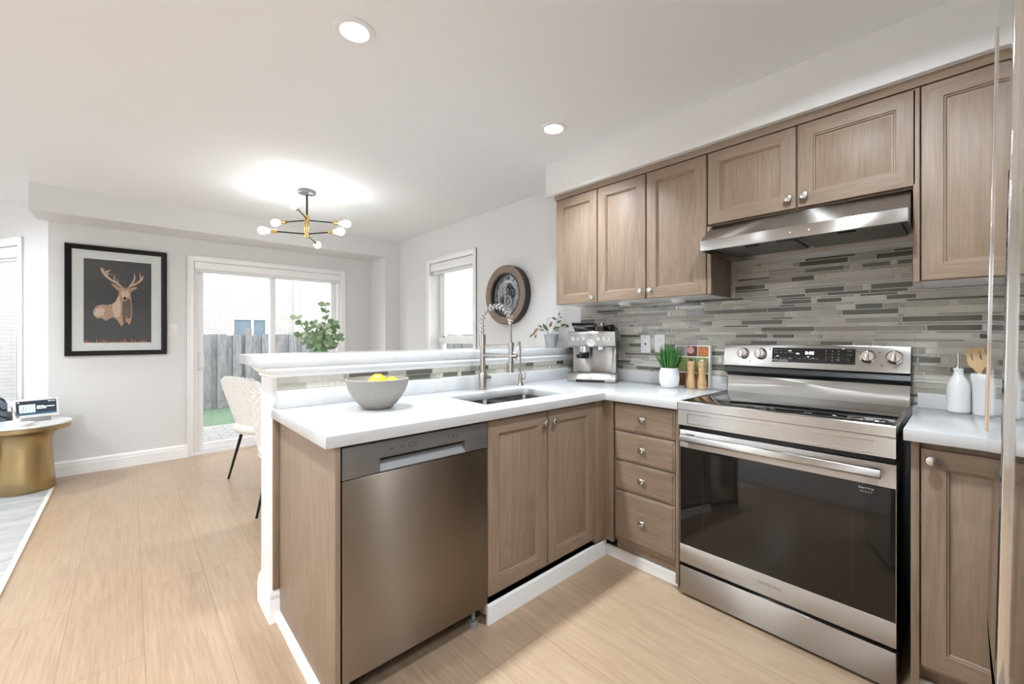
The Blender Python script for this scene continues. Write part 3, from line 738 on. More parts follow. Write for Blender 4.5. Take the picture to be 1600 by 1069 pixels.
f = MB().box(1.98, 2.04, 13.22, 13.3, 0.9, 1.72).box(2.78, 2.84, 13.22, 13.3, 0.9, 1.72).box(2.04, 2.78, 13.22, 13.3, 0.9, 0.96).box(2.04, 2.78, 13.22, 13.3, 1.66, 1.72).box(2.44, 2.49, 13.22, 13.3, 0.96, 1.66).build('window_frame', 'trim', t)
MB().box(2.03, 2.79, 13.27, 13.28, 0.95, 1.67).build('pane', 'winglass', f)
MB().box(3.5, 3.58, 13.12, 13.2, -0.1, 5.5, 0.01).build('downspout', 'trim', t)
MB().prism([(-5.4, 5.5), (6.6, 5.5), (4.6, 7.6), (-3.4, 7.6)], -13.0, -18.0, T=XZ).build('roof', 'roof', t)
t = thing('house', 'distant pale house with sloped roof beyond the small side window', 'house', (15, 17, -0.1))
MB().box(11, 22, 18.5, 24, -0.1, 6.6).build('brick_wall', 'brick', t)
MB().prism([(18.0, 6.6), (24.5, 6.6), (21.25, 9.0)], 10.6, 22.4, T=YZ).build('roof', 'roof', t)

# ------------------------------------------------------------------ cabinets
def door_geo(mb, T, w, h, t=0.02, st=0.058, slab_only=False):
    tb = bmesh.new(); rings = []
    loops = [(0, -t), (0, -0.004), (0.0015, -0.001), (0.005, 0.0)]
    if slab_only:
        loops = [(0, -t), (0, -0.006), (0.003, -0.004), (0.009, -0.0035), (0.012, 0.0)]
    else:
        loops += [(st, 0.0), (st + 0.002, -0.0050), (st + 0.006, -0.0055), (st + 0.009, -0.0115), (st + 0.015, -0.0115), (st + 0.017, -0.0105)]
    for d, z in loops:
        rings.append([tb.verts.new(p) for p in ((d, d, z), (w - d, d, z), (w - d, h - d, z), (d, h - d, z))])
    tb.faces.new(rings[0][::-1])
    for k, (a, b) in enumerate(zip(rings, rings[1:])):
        for i in range(4):
            j = (i + 1) % 4; f = tb.faces.new((a[i], a[j], b[j], b[i])); f.material_index = 1 if i in (0, 2) else 0
    f = tb.faces.new(rings[-1]); f.material_index = 0
    bmesh.ops.transform(tb, matrix=T, verts=tb.verts)
    me = bpy.data.meshes.new('tmp'); tb.to_mesh(me); tb.free(); mb.bm.from_mesh(me); bpy.data.meshes.remove(me)
    return mb
KNOB = [(0.0, 0.0), (0.010, 0.0), (0.0095, 0.002), (0.006, 0.004), (0.0055, 0.012), (0.009, 0.016), (0.0155, 0.020), (0.0165, 0.024), (0.014, 0.028), (0.007, 0.030), (0.0, 0.0305)]
def knob(parent, T, u, v):
    return MB().lathe(KNOB, 20, T=T @ Matrix.Translation((u, v, 0))).build('knob', 'nickel', parent)
def cab_door(parent, T, w, h, ku, kv, hor):
    d = door_geo(MB(), T, w, h).build('door', ['wz', hor], parent)
    knob(d, T, ku, kv)
    return d

CB = 1.440; CT = 2.165; UX = 2.200      # upper cabinets
def upper_box(t, y0, y1, z0, z1):
    mb = MB().box(UX + 0.022, XW - 0.014, y0, y1, z0, z1 + 0.03, 0.001)
    o = mb.build('body', 'wz', t)
    if z0 < 1.5: MB().box(UX + 0.024, XW - 0.016, y0 + 0.003, y1 - 0.003, z0 - 0.0012, z0 + 0.0005).build('underside', 'white', t)
    return o
t = thing('upper_cabinet', 'single-door taupe upper cabinet at the far left end of the row', 'cabinet', (2.37, 1.766, CB), 0, 'upper kitchen cabinets')
upper_box(t, 1.5935, 1.943, CB, CT)
cab_door(t, face_left(UX, 1.939, CB), 0.343, CT - CB, 0.318, 0.032, 'wy')
t = thing('upper_cabinet', 'taupe upper cabinet with two tall narrow doors, left of the range hood', 'cabinet', (2.37, 1.248, CB), 0, 'upper kitchen cabinets')
upper_box(t, 0.905, 1.5925, CB, CT)
cab_door(t, face_left(UX, 1.589, CB), 0.334, CT - CB, 0.309, 0.045, 'wy')
cab_door(t, face_left(UX, 1.247, CB), 0.338, CT - CB, 0.028, 0.045, 'wy')
MB().box(UX + 0.002, UX + 0.0215, 0.885, 0.904, CB, 1.788, 0.001).build('filler', 'wz', t)
t = thing('upper_cabinet', 'short taupe two-door cabinet directly above the range hood', 'cabinet', (2.37, 0.513, 1.79), 0, 'upper kitchen cabinets')
upper_box(t, 0.122, 0.904, 1.79, CT)
cab_door(t, face_left(UX, 0.900, 1.797), 0.386, CT - 1.797, 0.361, 0.045, 'wy')
cab_door(t, face_left(UX, 0.508, 1.797), 0.384, CT - 1.797, 0.028, 0.045, 'wy')
t = thing('upper_cabinet', 'tall single-door taupe upper cabinet right of the hood, beside the fridge', 'cabinet', (2.37, -0.18, CB), 0, 'upper kitchen cabinets')
upper_box(t, -0.45, 0.1205, CB - 0.01, CT)
MB().box(UX - 0.0, UX + 0.0215, 0.116, 0.134, CB - 0.012, CT, 0.001).build('filler', 'wz', t)
cab_door(t, face_left(UX, 0.112, CB - 0.008), 0.44, CT - CB + 0.008, 0.41, 0.05, 'wy')
# wood strip between the doors and the soffit
tag(MB().prism([(0, 0), (0.022, 0), (0.034, 0.030), (0, 0.030)], -0.46, 1.948, T=Matrix.Translation((2.222, 0, 2.170)) @ TBx).build('crown_moulding', 'wy'),
    'dark-edged taupe wood strip running between the upper cabinet doors and the white soffit', 'moulding')

# base cabinets: drawers
BX = 1.935
t = thing('base_cabinet', 'four-drawer taupe base cabinet left of the range', 'cabinet', (2.23, 1.11, 0), 0, 'base kitchen cabinets')
MB().box(BX + 0.021, 2.525, 0.925, 1.296, 0.11, 0.873, 0.001).box(1.979, 2.525, 0.925, 1.296, 0.045, 0.11).build('body', 'wz', t)
MB().box(BX + 0.002, BX + 0.021, 0.9265, 0.944, 0.03, 0.873, 0.001).build('filler', 'wz', t)
for z0, z1, kz in ((0.716, 0.860, 0.793), (0.558, 0.711, 0.636), (0.400, 0.553, 0.478), (0.136, 0.395, 0.262)):
    T = face_left(BX, 1.287, z0)
    d = door_geo(MB(), T, 0.339, z1 - z0, slab_only=True).build('drawer', ['wy', 'wy'], t)
    knob(d, T, 0.170, kz - z0)
# sink base
FY = 1.350
t = thing('base_cabinet', 'two-door taupe sink base cabinet on the peninsula, right of the dishwasher', 'cabinet', (1.5, 1.65, 0), 0, 'base kitchen cabinets')
MB().box(1.100, 1.115, FY + 0.021, 1.95, 0.045, 0.873).box(1.115, 1.95, FY + 0.021, FY + 0.04, 0.045, 0.873).box(1.115, 1.95, 1.93, 1.95, 0.11, 0.873).box(1.94, 1.9545, FY + 0.021, 1.95, 0.045, 0.873).box(1.115, 1.94, FY + 0.021, 1.95, 0.045, 0.11).build('body', 'wz', t)
cab_door(t, face_front(1.104, FY, 0.128), 0.363, 0.735, 0.340, 0.686, 'wx')
cab_door(t, face_front(1.477, FY, 0.128), 0.372, 0.735, 0.028, 0.686, 'wx')
MB().box(1.853, 1.9525, FY + 0.003, FY + 0.021, 0.10, 0.873, 0.001).box(BX + 0.002, BX + 0.021, 1.2975, FY + 0.021, 0.10, 0.873, 0.001).build('filler', 'wz', t)
# right base
t = thing('base_cabinet', 'single-door taupe base cabinet right of the range, partly behind the fridge handle', 'cabinet', (2.23, -0.2, 0), 0, 'base kitchen cabinets')
MB().box(BX + 0.021, 2.525, -0.80, 0.124, 0.11, 0.873, 0.001).box(2.0, 2.525, -0.80, 0.124, 0.045, 0.11).build('body', 'wz', t)
MB().box(BX + 0.002, BX + 0.021, 0.103, 0.124, 0.02, 0.873, 0.001).build('filler', 'wz', t)
T = face_left(BX, 0.099, 0.130)
cab_door(t, T, 0.44, 0.72, 0.026, 0.687, 'wy')
# end panel
t = thing('end_panel', 'taupe wood panel closing the free end of the peninsula', 'panel', (0.48, 1.66, 0))
MB().box(0.472, 0.4895, 1.335, 1.995, 0.0, 0.873, 0.0015).build('panel', 'wz', t)
MB().box(0.447, 0.4718, 1.992, 1.9995, 0.137, 0.873, 0.001).build('filler', 'wz', t)
# toe-kick strips
tk = [(0, 0), (0.012, 0), (0.012, 0.052), (0.006, 0.058), (0, 0.058)]; tk2 = [(0, 0), (0.012, 0), (0.012, 0.078), (0.006, 0.084), (0, 0.084)]
mb = MB(); mb.prism(tk2, 1.110, 1.966, T=Matrix.Translation((0, FY + 0.0205, 0)) @ TB)
struct(mb.build('trim_8', 'trim', keep=True))
mb = MB(); mb.prism(tk, 0.946, 1.3585, T=Matrix.Translation((1.978, 0, 0)) @ TBx)
struct(mb.build('trim_9', 'trim', keep=True))
mb = MB(); mb.prism(tk, -0.80, 0.120, T=Matrix.Translation((1.985, 0, 0)) @ TBx)
struct(mb.build('trim_10', 'trim', keep=True))

# ------------------------------------------------------------------ counters
CZ0, CZ1 = 0.8746, 0.914
t = thing('countertop', 'L-shaped white quartz countertop around the sink, left of the range', 'countertop', (1.5, 1.66, CZ0))
us = [0.4392, 1.180, 1.730, 1.9005, 2.532]; vs = [0.9185, 1.3225, 1.458, 1.780, 1.992]
def cfill(i, j):
    if j == 0: return i == 3
    return not (i == 1 and j == 2)
MB().slab(us, vs, cfill, CZ0, CZ1, bev=0.0025).build('slab', 'quartz', t)
mb = MB().box(0.457, 2.512, 1.954, 1.992, CZ1, 0.986, 0.002); mb.box(2.512, 2.532, 0.9185, 1.992, CZ1, 0.989, 0.002)
mb.build('splash_strip', 'quartz', t)
t = thing('countertop', 'short white quartz countertop between the range and the fridge', 'countertop', (2.2, -0.35, CZ0))
MB().box(1.9005, 2.532, YN + 0.005, 0.140, CZ0, CZ1, 0.0025).build('slab', 'quartz', t)
MB().box(2.512, 2.532, YN + 0.005, 0.140, CZ1, 0.977, 0.002).build('splash_strip', 'quartz', t)
tag(MB().box(0.396, 2.538, 1.968, 2.440, 1.0872, 1.133, 0.003).build('bar_top', 'quartz'),
    'raised white quartz bar top along the peninsula half wall', 'bar top')

# ------------------------------------------------------------------ sink, faucets
t = thing('kitchen_sink', 'steel double-bowl sink set under the white quartz countertop', 'sink', (1.455, 1.62, 0.66))
def bowl(x0, x1, y0, y1):
    z0, z1 = 0.675, 0.8735; r = 0.022
    tb = bmesh.new(); rings = []
    def loop(d, z, rad):
        pts = []
        for cx, cy, a0 in ((x1 - d - rad, y1 - d - rad, 0), (x0 + d + rad, y1 - d - rad, 90), (x0 + d + rad, y0 + d + rad, 180), (x1 - d - rad, y0 + d + rad, 270)):
            for k in range(5):
                a = R(a0 + 22.5 * k); pts.append(tb.verts.new((cx + rad * math.cos(a), cy + rad * math.sin(a), z)))
        return pts
    for d, z, rad in ((-0.012, z1, r + 0.012), (-0.002, z1, r + 0.002), (0, z1 - 0.003, r), (0.004, z0 + 0.02, r), (0.010, z0 + 0.006, r), (0.022, z0, r), (0.022, z0 - 0.003, r), (-0.002, z0 - 0.003, r), (-0.004, z1 - 0.006, r), (-0.012, z1 - 0.003, r + 0.012)):
        rings.append(loop(d, z, rad))
    rings.append(rings[0]); n = 20
    for k, (a, b) in enumerate(zip(rings, rings[1:])):
        for i in range(n):
            j = (i + 1) % n; tb.faces.new((a[i], a[j], b[j], b[i]))
    tb.faces.new(rings[5]); tb.faces.new(rings[6][::-1])
    bmesh.ops.recalc_face_normals(tb, faces=list(tb.faces))
    mb = MB(); mb._merge(tb, 0); o = mb.build('basin', 'sink', t)
    c = ((x0 + x1) / 2, (y0 + y1) / 2, z0)
    MB().lathe([(0, 0.001), (0.02, 0.001), (0.03, 0.003), (0.042, 0.003), (0.045, 0.0)], 24, T=Matrix.Translation(c)).build('drain', 'chrome', o)
bowl(1.176, 1.436, 1.454, 1.784); bowl(1.474, 1.734, 1.454, 1.784)

FX, FYY = 1.497, 1.883
fd = Vector((0.36, -0.93, 0)).normalized()
t = thing('kitchen_faucet', 'tall brushed nickel spring-neck faucet behind the sink', 'faucet', (FX, FYY, CZ1))
def fp(s, z): return (FX + fd.x * s, FYY + fd.y * s, z)
MB().lathe([(0, 0), (0.026, 0), (0.026, 0.004), (0.0225, 0.006), (0.0225, 0.095), (0.0205, 0.098), (0, 0.098)], 28, T=Matrix.Translation((FX, FYY, CZ1))).build('base', 'faucet', t)
MB().cyl((FX, FYY, 1.01), (FX, FYY, 1.225), 0.0155, seg=24).cyl((FX, FYY, 1.165), (FX, FYY, 1.228), 0.0185, seg=24).build('body', 'faucet', t)
# spring neck
RA = 0.090
arc = [fp(0, 1.225 + 0.075 * k / 6) for k in range(7)] + [fp(RA - RA * math.cos(R(a)), 1.30 + RA * math.sin(R(a))) for a in range(8, 173, 6)]
arc.append(fp(2 * RA, 1.300))
arc = [Vector(p) for p in arc]
MB().tube(arc, 0.0065, 10).build('inner_hose', 'faucet', t)
def resample(pts, n):
    ln = [0]
    for a, b in zip(pts, pts[1:]): ln.append(ln[-1] + (b - a).length)
    out = []; k = 0
    for i in range(n + 1):
        s = ln[-1] * i / n
        while k < len(ln) - 2 and ln[k + 1] < s: k += 1
        f = (s - ln[k]) / max(1e-9, ln[k + 1] - ln[k]); out.append(pts[k].lerp(pts[k + 1], min(1, f)))
    return out
turns = 15; ns = turns * 12
ax = resample(arc, ns); coil = []
side = Vector((-fd.y, fd.x, 0))
for i, p in enumerate(ax):
    tg = (ax[min(i + 1, ns)] - ax[max(i - 1, 0)]).normalized(); nn = side.cross(tg).normalized()
    a = 2 * PI * turns * i / ns
    coil.append(p + (side * math.cos(a) + nn * math.sin(a)) * 0.0128)
MB().tube(coil, 0.0043, 8).build('spring', 'chrome', t)
hx_ = 2 * RA
MB().tube([fp(hx_, 1.305), fp(hx_ + 0.001, 1.26), fp(hx_ + 0.003, 1.20), fp(hx_ + 0.003, 1.15)], 0.0068, 10).cyl(fp(hx_, 1.312), fp(hx_, 1.288), 0.0135, seg=16).build('hose', 'faucet', t)
sh_ = MB().cyl(fp(hx_ + 0.003, 1.178), fp(hx_ + 0.003, 1.125), 0.0145, seg=20).tube([fp(hx_ + 0.003, 1.125), fp(hx_ + 0.002, 1.095), fp(hx_, 1.06)], [0.012, 0.0135, 0.0185], 16).cyl(fp(hx_, 1.062), fp(hx_, 1.020), 0.0195, seg=20).build('spray_head', 'faucet', t)
MB().tube([fp(hx_ + 0.015, 1.13), fp(hx_ + 0.038, 1.125), fp(hx_ + 0.03, 1.09), fp(hx_ + 0.016, 1.06)], 0.004, 8).build('trigger', 'faucet', sh_)
MB().tube([fp(0.012, 1.168), fp(hx_ - 0.01, 1.176)], 0.0045, 8).cyl(fp(hx_ + 0.003, 1.166), fp(hx_ + 0.003, 1.186), 0.018, seg=18).build('holder_arm', 'faucet', t)
MB().tube([fp(0.0, 1.112), fp(hx_ + 0.04, 1.110)], 0.0115, 14).build('filler_spout', 'faucet', t)
vd = Vector((0.98, 0.2, 0)).normalized()
lv = MB().cyl((FX, FYY, 0.975), Vector((FX, FYY, 0.975)) + vd * 0.062, 0.0175, seg=20).cyl(Vector((FX, FYY, 0.975)) + vd * 0.05, Vector((FX, FYY, 0.975)) + vd * 0.053, 0.0182, seg=20).build('valve', 'faucet', t)
q = Vector((FX, FYY, 0.985)) + vd * 0.045
MB().tube([q, q + Vector((-0.022, 0.01, 0.055))], [0.0045, 0.004], 8).build('lever', 'faucet', lv)

GX, GYY = 1.800, 1.885
t = thing('filter_faucet', 'small slim gooseneck water filter tap right of the spring-neck faucet', 'faucet', (GX, GYY, CZ1))
MB().lathe([(0, 0), (0.0215, 0), (0.0205, 0.004), (0.0125, 0.02), (0.0125, 0.068), (0.0075, 0.072), (0, 0.072)], 20, T=Matrix.Translation((GX, GYY, CZ1))).build('base', 'faucet', t)
gd = Vector((-0.80, -0.60, 0))
pts = [(GX, GYY, 0.98 + 0.018 * k) for k in range(10)] + [(GX + gd.x * (0.035 - 0.035 * math.cos(R(a))), GYY + gd.y * (0.035 - 0.035 * math.cos(R(a))), 1.150 + 0.035 * math.sin(R(a))) for a in range(12, 160, 14)]
e = Vector(pts[-1]); pts.append(e + gd * 0.008 + Vector((0, 0, -0.03)))
MB().tube(pts, 0.0055, 10).build('spout', 'faucet', t)
MB().cyl((GX, GYY, 0.953), (GX + 0.032, GYY - 0.012, 0.953), 0.0065, seg=12).cyl((GX + 0.030, GYY - 0.011, 0.948), (GX + 0.033, GYY - 0.012, 0.995), 0.0035, seg=10).build('lever', 'faucet', t)

# ------------------------------------------------------------------ dishwasher
DW0, DW1 = 0.499, 1.097; DF = 1.348
t = thing('dishwasher', 'dark stainless dishwasher with recessed pocket handle in the peninsula', 'dishwasher', (0.798, 1.64, 0))
MB().box(DW0 + 0.008, DW1 - 0.004, DF + 0.03, 1.94, 0.09, 0.865, 0.002).build('tub', 'black', t)
d = MB().box(DW0, DW1, DF, DF + 0.028, 0.098, 0.7555, 0.004).build('door', 'dwsteel', t)
z0, z1 = 0.757, 0.862
us = [DW0, 0.628, 0.985, DW1]; vs = [z0, z0 + 0.004, 0.806, z1]
mb = MB(); mb.slab(us, vs, lambda i, j: not (i == 1 and j == 1), -0.03, 0.0, T=face_front(0, DF, 0), bev=0.0025)
cp = mb.build('control_panel', 'dwpanel', t)
mb = MB(); mb.box(0.628, 0.985, DF + 0.027, DF + 0.0285, z0 + 0.004, 0.806, m=1)
mb.prism([(DF + 0.001, z0 + 0.004), (DF + 0.027, z0 + 0.004), (DF + 0.027, z0 + 0.034)], 0.628, 0.985, T=YZ)
mb.build('pocket_handle', ['grey', 'black'], cp)
Tm = face_front(0, DF - 0.0002, 0)
mb = MB()
for u, v, w, h in ((0.668, 0.832, 0.020, 0.0025), (0.712, 0.832, 0.016, 0.0025), (0.737, 0.836, 0.006, 0.003), (0.737, 0.828, 0.006, 0.003), (0.748, 0.825, 0.010, 0.0025), (0.762, 0.836, 0.007, 0.003), (0.762, 0.828, 0.007, 0.003), (0.749, 0.839, 0.006, 0.002),
                   (0.903, 0.836, 0.010, 0.003), (0.905, 0.829, 0.006, 0.002), (0.925, 0.836, 0.010, 0.003), (0.925, 0.829, 0.007, 0.002), (0.945, 0.836, 0.010, 0.003), (0.945, 0.829, 0.007, 0.002)):
    mb.box(u - w / 2, u + w / 2, v - h / 2, v + h / 2, 0, 0.0004, T=Tm)
mb.build('button_marks', 'darkmark', cp)
mb = MB()
for a in ((0.966, 0.984, 0.841, 0.8425), (0.966, 0.984, 0.826, 0.8275), (0.966, 0.9675, 0.826, 0.8425), (0.9825, 0.984, 0.826, 0.8425), (0.970, 0.980, 0.832, 0.834)):
    mb.box(a[0], a[1], a[2], a[3], 0, 0.0004, T=Tm)
mb.build('start_mark', 'nickel', cp)
MB().box(DW0 + 0.01, DW1 - 0.01, DF + 0.09, DF + 0.11, 0.02, 0.09).build('toe_plate', 'black', t)
for x in (DW0 + 0.035, DW1 - 0.035):
    MB().cyl((x, DF + 0.05, 0.0), (x, DF + 0.05, 0.03), 0.019, seg=20).cyl((x, DF + 0.05, 0.03), (x, DF + 0.05, 0.095), 0.008, seg=12).build('foot', 'grey', t)

# ------------------------------------------------------------------ range
RY0, RY1 = 0.1576, 0.9149; RX = 1.920
t = thing('range', 'stainless electric range with black oven window between the base cabinets', 'range', (2.2, 0.536, 0))
MB().box(RX + 0.02, 2.505, RY0 + 0.004, RY1 - 0.004, 0.02, 0.880, 0.003).build('body', 'black', t)
for y in (RY0 + 0.06, RY1 - 0.06):
    MB().cyl((2.02, y, 0), (2.02, y, 0.021), 0.02, seg=12).cyl((2.42, y, 0), (2.42, y, 0.021), 0.02, seg=12).build('foot', 'black', t)
# cooktop
ck = MB().box(1.912, 2.478, RY0 + 0.010, RY1 - 0.010, 0.884, 0.9165, 0.002).build('cooktop_glass', 'blackglass', t)
mb = MB(); mb.prism([(1.900, 0.8795), (1.900, 0.9145), (1.9035, 0.918), (1.914, 0.918), (1.914, 0.8795)], RY0, RY1, T=Matrix(((1, 0, 0, 0), (0, 0, 1, 0), (0, 1, 0, 0), (0, 0, 0, 1))))
for y0, y1 in ((RY0, RY0 + 0.011), (RY1 - 0.011, RY1)): mb.box(1.914, 2.48, y0, y1, 0.8795, 0.918, 0.002)
mb.build('cooktop_rim', 'steel', t)
# front panel with long shallow recess
Tf = face_left(1.902, RY1, 0)
us = [0.0, 0.046, 0.703, RY1 - RY0]; vs = [0.807, 0.819, 0.862, 0.8775]
mb = MB(); mb.slab(us, vs, lambda i, j: not (i == 1 and j == 1), -0.03, 0, T=Tf)
mb.prism([(0.8185, -0.001), (0.8625, -0.001), (0.858, -0.008), (0.823, -0.008)], 0.046, 0.703, T=Tf @ Matrix(((0, 0, 1, 0), (1, 0, 0, 0), (0, 1, 0, 0), (0, 0, 0, 1))))
fp_ = mb.build('front_panel', 'steel', t)
mb = MB()
for a in ((0.044, 0.046, 0.819, 0.862), (0.703, 0.705, 0.819, 0.862), (0.044, 0.705, 0.8175, 0.819), (0.044, 0.705, 0.862, 0.8632)): mb.box(a[0], a[1], a[2], a[3], 0, 0.0012, T=Tf)
mb.box(0.682, 0.703, 0.821, 0.860, -0.008, -0.0015, 0.002, T=Tf)
mb.build('recess_edge', 'chrome', fp_)
# oven door
Td = face_left(RX, RY1, 0); W_ = RY1 - RY0
mb = MB(); mb.slab([0.0, 0.002, W_ - 0.002, W_], [0.156, 0.242, 0.700, 0.782], lambda i, j: not (i == 1 and j == 1), -0.035, 0, T=Td, bev=0.0008)
od = mb.build('oven_door', 'steel', t)
MB().box(0.002, W_ - 0.002, 0.242, 0.700, -0.035, -0.0008, 0.001, T=Td).build('door_glass', 'ovenglass', od)
mb = MB()
for a in ((0.108, 0.1095, 0.305, 0.640), (0.640, 0.6415, 0.305, 0.640)): mb.box(a[0], a[1], a[2], a[3], -0.0008, -0.0005, T=Td)
mb.build('window_edge', plain('faint window edge', (0.035, 0.033, 0.03), 0.2, var=0.05), od)
mb = MB()
mb.prism([(0.755, 0.030), (0.765, 0.030), (0.770, 0.042), (0.768, 0.052), (0.744, 0.056), (0.737, 0.050), (0.737, 0.040)], 0.022, 0.722, T=Td @ Matrix(((0, 0, 1, 0), (1, 0, 0, 0), (0, 1, 0, 0), (0, 0, 0, 1))), bev=0.002)
for u in (0.05, 0.69): mb.box(u - 0.018, u + 0.018, 0.742, 0.766, -0.002, 0.040, 0.002, T=Td)
mb.build('handle', 'steel', od)
lettering('brand_lettering', 'SAMSUNG', 0.0195, Td @ Matrix.Translation((0.375, 0.203, 0.0002)), 'mark', od)
lettering('label_lettering', 'SmartThings', 0.0085, Td @ Matrix.Translation((0.678, 0.684, -0.0006)), 'white', od)
mb = MB()
for k in range(5): mb.box(0.661 + k * 0.007, 0.666 + k * 0.007, 0.668, 0.6745, -0.0008, -0.0004, T=Td)
mb.build('label_marks', 'mark', od)
# drawer
MB().box(0.0, W_, 0.012, 0.1405, -0.04, 0, 0.003, T=Td).build('drawer', 'steel', t)
# back guard and control console
mb = MB()
mb.prism([(2.480, 0.910), (2.496, 0.910), (2.500, 0.985), (2.504, 1.004), (2.520, 1.004), (2.520, 0.90), (2.480, 0.90)], RY0 + 0.004, RY1 - 0.004, T=Matrix(((1, 0, 0, 0), (0, 0, 1, 0), (0, 1, 0, 0), (0, 0, 0, 1))))
mb.build('back_guard', 'steel', t)
mb = MB(); mb.prism([(2.448, 1.030), (2.462, 1.063), (2.522, 1.063), (2.522, 1.004), (2.5035, 1.004), (2.500, 1.015)], RY0, RY1, T=Matrix(((1, 0, 0, 0), (0, 0, 1, 0), (0, 1, 0, 0), (0, 0, 0, 1))))
mb.build('console_base', 'black', t)
CX0, CXT = 2.447, 2.468
mb = MB(); mb.prism([(CX0, 1.062), (CX0, 1.068), (CXT, 1.172), (CXT + 0.004, 1.178), (2.522, 1.178), (2.522, 1.062)], RY0, RY1, T=Matrix(((1, 0, 0, 0), (0, 0, 1, 0), (0, 1, 0, 0), (0, 0, 0, 1))))
cn = mb.build('control_console', 'steel', t)
sl = Vector((CXT - CX0, 0, 0.104)).normalized()
Tc = frame((CX0, RY1, 1.068), (0, -1, 0), sl)          # v up the slope
dp = MB().box(0.237, 0.574, 0.022, 0.096, -0.001, 0.0015, 0.001, T=Tc).build('display', 'blackglass', cn)
lettering('clock_digits', '8:08', 0.0215, Tc @ Matrix.Translation((0.398, 0.071, 0.0018)), 'led', dp)
mb = MB(); rr = random.Random(5)
for u, v, w in ((0.252, 0.085, 0.018), (0.252, 0.072, 0.014), (0.252, 0.045, 0.010), (0.252, 0.034, 0.018), (0.276, 0.085, 0.012), (0.276, 0.071, 0.014), (0.296, 0.085, 0.010), (0.296, 0.071, 0.014), (0.318, 0.086, 0.011), (0.320, 0.072, 0.020),
                (0.276, 0.041, 0.012), (0.296, 0.041, 0.013), (0.318, 0.041, 0.016), (0.358, 0.043, 0.014), (0.380, 0.043, 0.011), (0.402, 0.043, 0.012), (0.426, 0.043, 0.017), (0.510, 0.043, 0.016), (0.548, 0.043, 0.008), (0.552, 0.086, 0.018), (0.552, 0.068, 0.016)):
    mb.box(u - w / 2, u + w / 2, v - 0.0011, v + 0.0011, 0.0015, 0.0019, T=Tc)
for i in range(3):
    for j in range(4): mb.box(0.464 + i * 0.024 - 0.002, 0.464 + i * 0.024 + 0.002, 0.084 - j * 0.0145 - 0.002, 0.084 - j * 0.0145 + 0.002, 0.0015, 0.0019, T=Tc)
mb.build('key_marks', 'mark', dp)
for u in (0.098, 0.183, 0.617, 0.707):
    Tk = Tc @ Matrix.Translation((u, 0.062, 0))
    k = MB().lathe([(0, 0.0), (0.030, 0.0), (0.030, 0.003), (0.026, 0.006), (0.0245, 0.024), (0.022, 0.0265), (0.0, 0.027)], 32, T=Tk).build('knob', 'chrome', cn)
    MB().prism([(-0.007, -0.023), (0.007, -0.023), (0.006, 0.023), (-0.006, 0.023)], 0.026, 0.036, T=Tk, bev=0.002).build('grip', 'nickel', k)
    MB().box(-0.001, 0.001, 0.010, 0.0225, 0.036, 0.0364, T=Tk).build('pointer', 'darkmark', k)
mb = MB()
for u, v in ((0.572 + 0.008, 0.085), (0.658, 0.083), (0.665, 0.024), (0.135, 0.022), (0.226, 0.086)): mb.box(u - 0.003, u + 0.003, v - 0.0025, v + 0.0025, 0, 0.0005, T=Tc)
mb.build('console_marks', 'darkmark', cn)

# ------------------------------------------------------------------ hood
HX = 2.085; HY0, HY1 = 0.139, 0.889
Ty = Matrix(((1, 0, 0, 0), (0, 0, 1, 0), (0, 1, 0, 0), (0, 0, 0, 1)))
t = thing('range_hood', 'slim stainless range hood mounted under the short two-door cabinet', 'hood', (2.3, 0.514, 1.63))
mb = MB()
mb.prism([(HX, 1.692), (2.222, 1.7885), (2.525, 1.7885), (2.525, 1.692)], HY0, HY1, T=Ty)
mb.box(HX - 0.002, HX + 0.006, HY0, HY1, 1.642, 1.693, 0.0015)
mb.box(HX + 0.006, 2.525, HY0, HY0 + 0.004, 1.642, 1.692); mb.box(HX + 0.006, 2.525, HY1 - 0.004, HY1, 1.642, 1.692); mb.box(2.521, 2.525, HY0, HY1, 1.642, 1.692)
mb.build('canopy', 'steel', t)
mb = MB().box(HX + 0.012, 2.52, HY0 + 0.006, HY1 - 0.006, 1.672, 1.691, m=0)
mb.build('underside', 'grey', t)
for y0, y1 in ((HY0 + 0.03, 0.500), (0.528, HY1 - 0.03)):
    f = MB().box(HX + 0.11, 2.50, y0, y1, 1.660, 1.6715, 0.002).build('filter', 'filter', t)
    MB().box(HX + 0.115, HX + 0.125, (y0 + y1) / 2 - 0.03, (y0 + y1) / 2 + 0.03, 1.654, 1.6605, 0.001).build('latch', 'blackmetal', f)
for y in (0.30, 0.74): MB().box(HX + 0.03, HX + 0.085, y - 0.05, y + 0.05, 1.660, 1.6718, 0.003).build('lamp_cover', 'grey', t)
MB().box(HX - 0.001, HX + 0.02, 0.46, 0.56, 1.636, 1.6425, 0.001).build('switch_bar', 'blackmetal', t)
mb = MB()
for y in (0.508, 0.44): mb.cyl((HX - 0.0032, y, 1.667), (HX - 0.0018, y, 1.667), 0.003, seg=10)
mb.build('button', 'white', t)

# under-cabinet puck lights
for y, x, lab in ((1.488, 2.361, 'white puck light under the single-door upper cabinet, farther from the hood'), (1.141, 2.376, 'white puck light under the tall two-door upper cabinet, nearer the hood')):
    t = thing('puck_light', lab, 'light', (x, y, CB - 0.0214), 0, 'puck lights under the upper cabinets')
    MB().lathe([(0, 0.0195), (0.040, 0.0195), (0.040, 0.010), (0.036, 0.002), (0.030, 0.0), (0.028, 0.001), (0, 0.001)], 32, T=Matrix.Translation((x, y, CB - 0.0212))).build('housing', 'white', t)
    MB().cyl((x, y, CB - 0.0206), (x, y, CB - 0.0200), 0.026, seg=24).build('lens', 'ceramic', t)

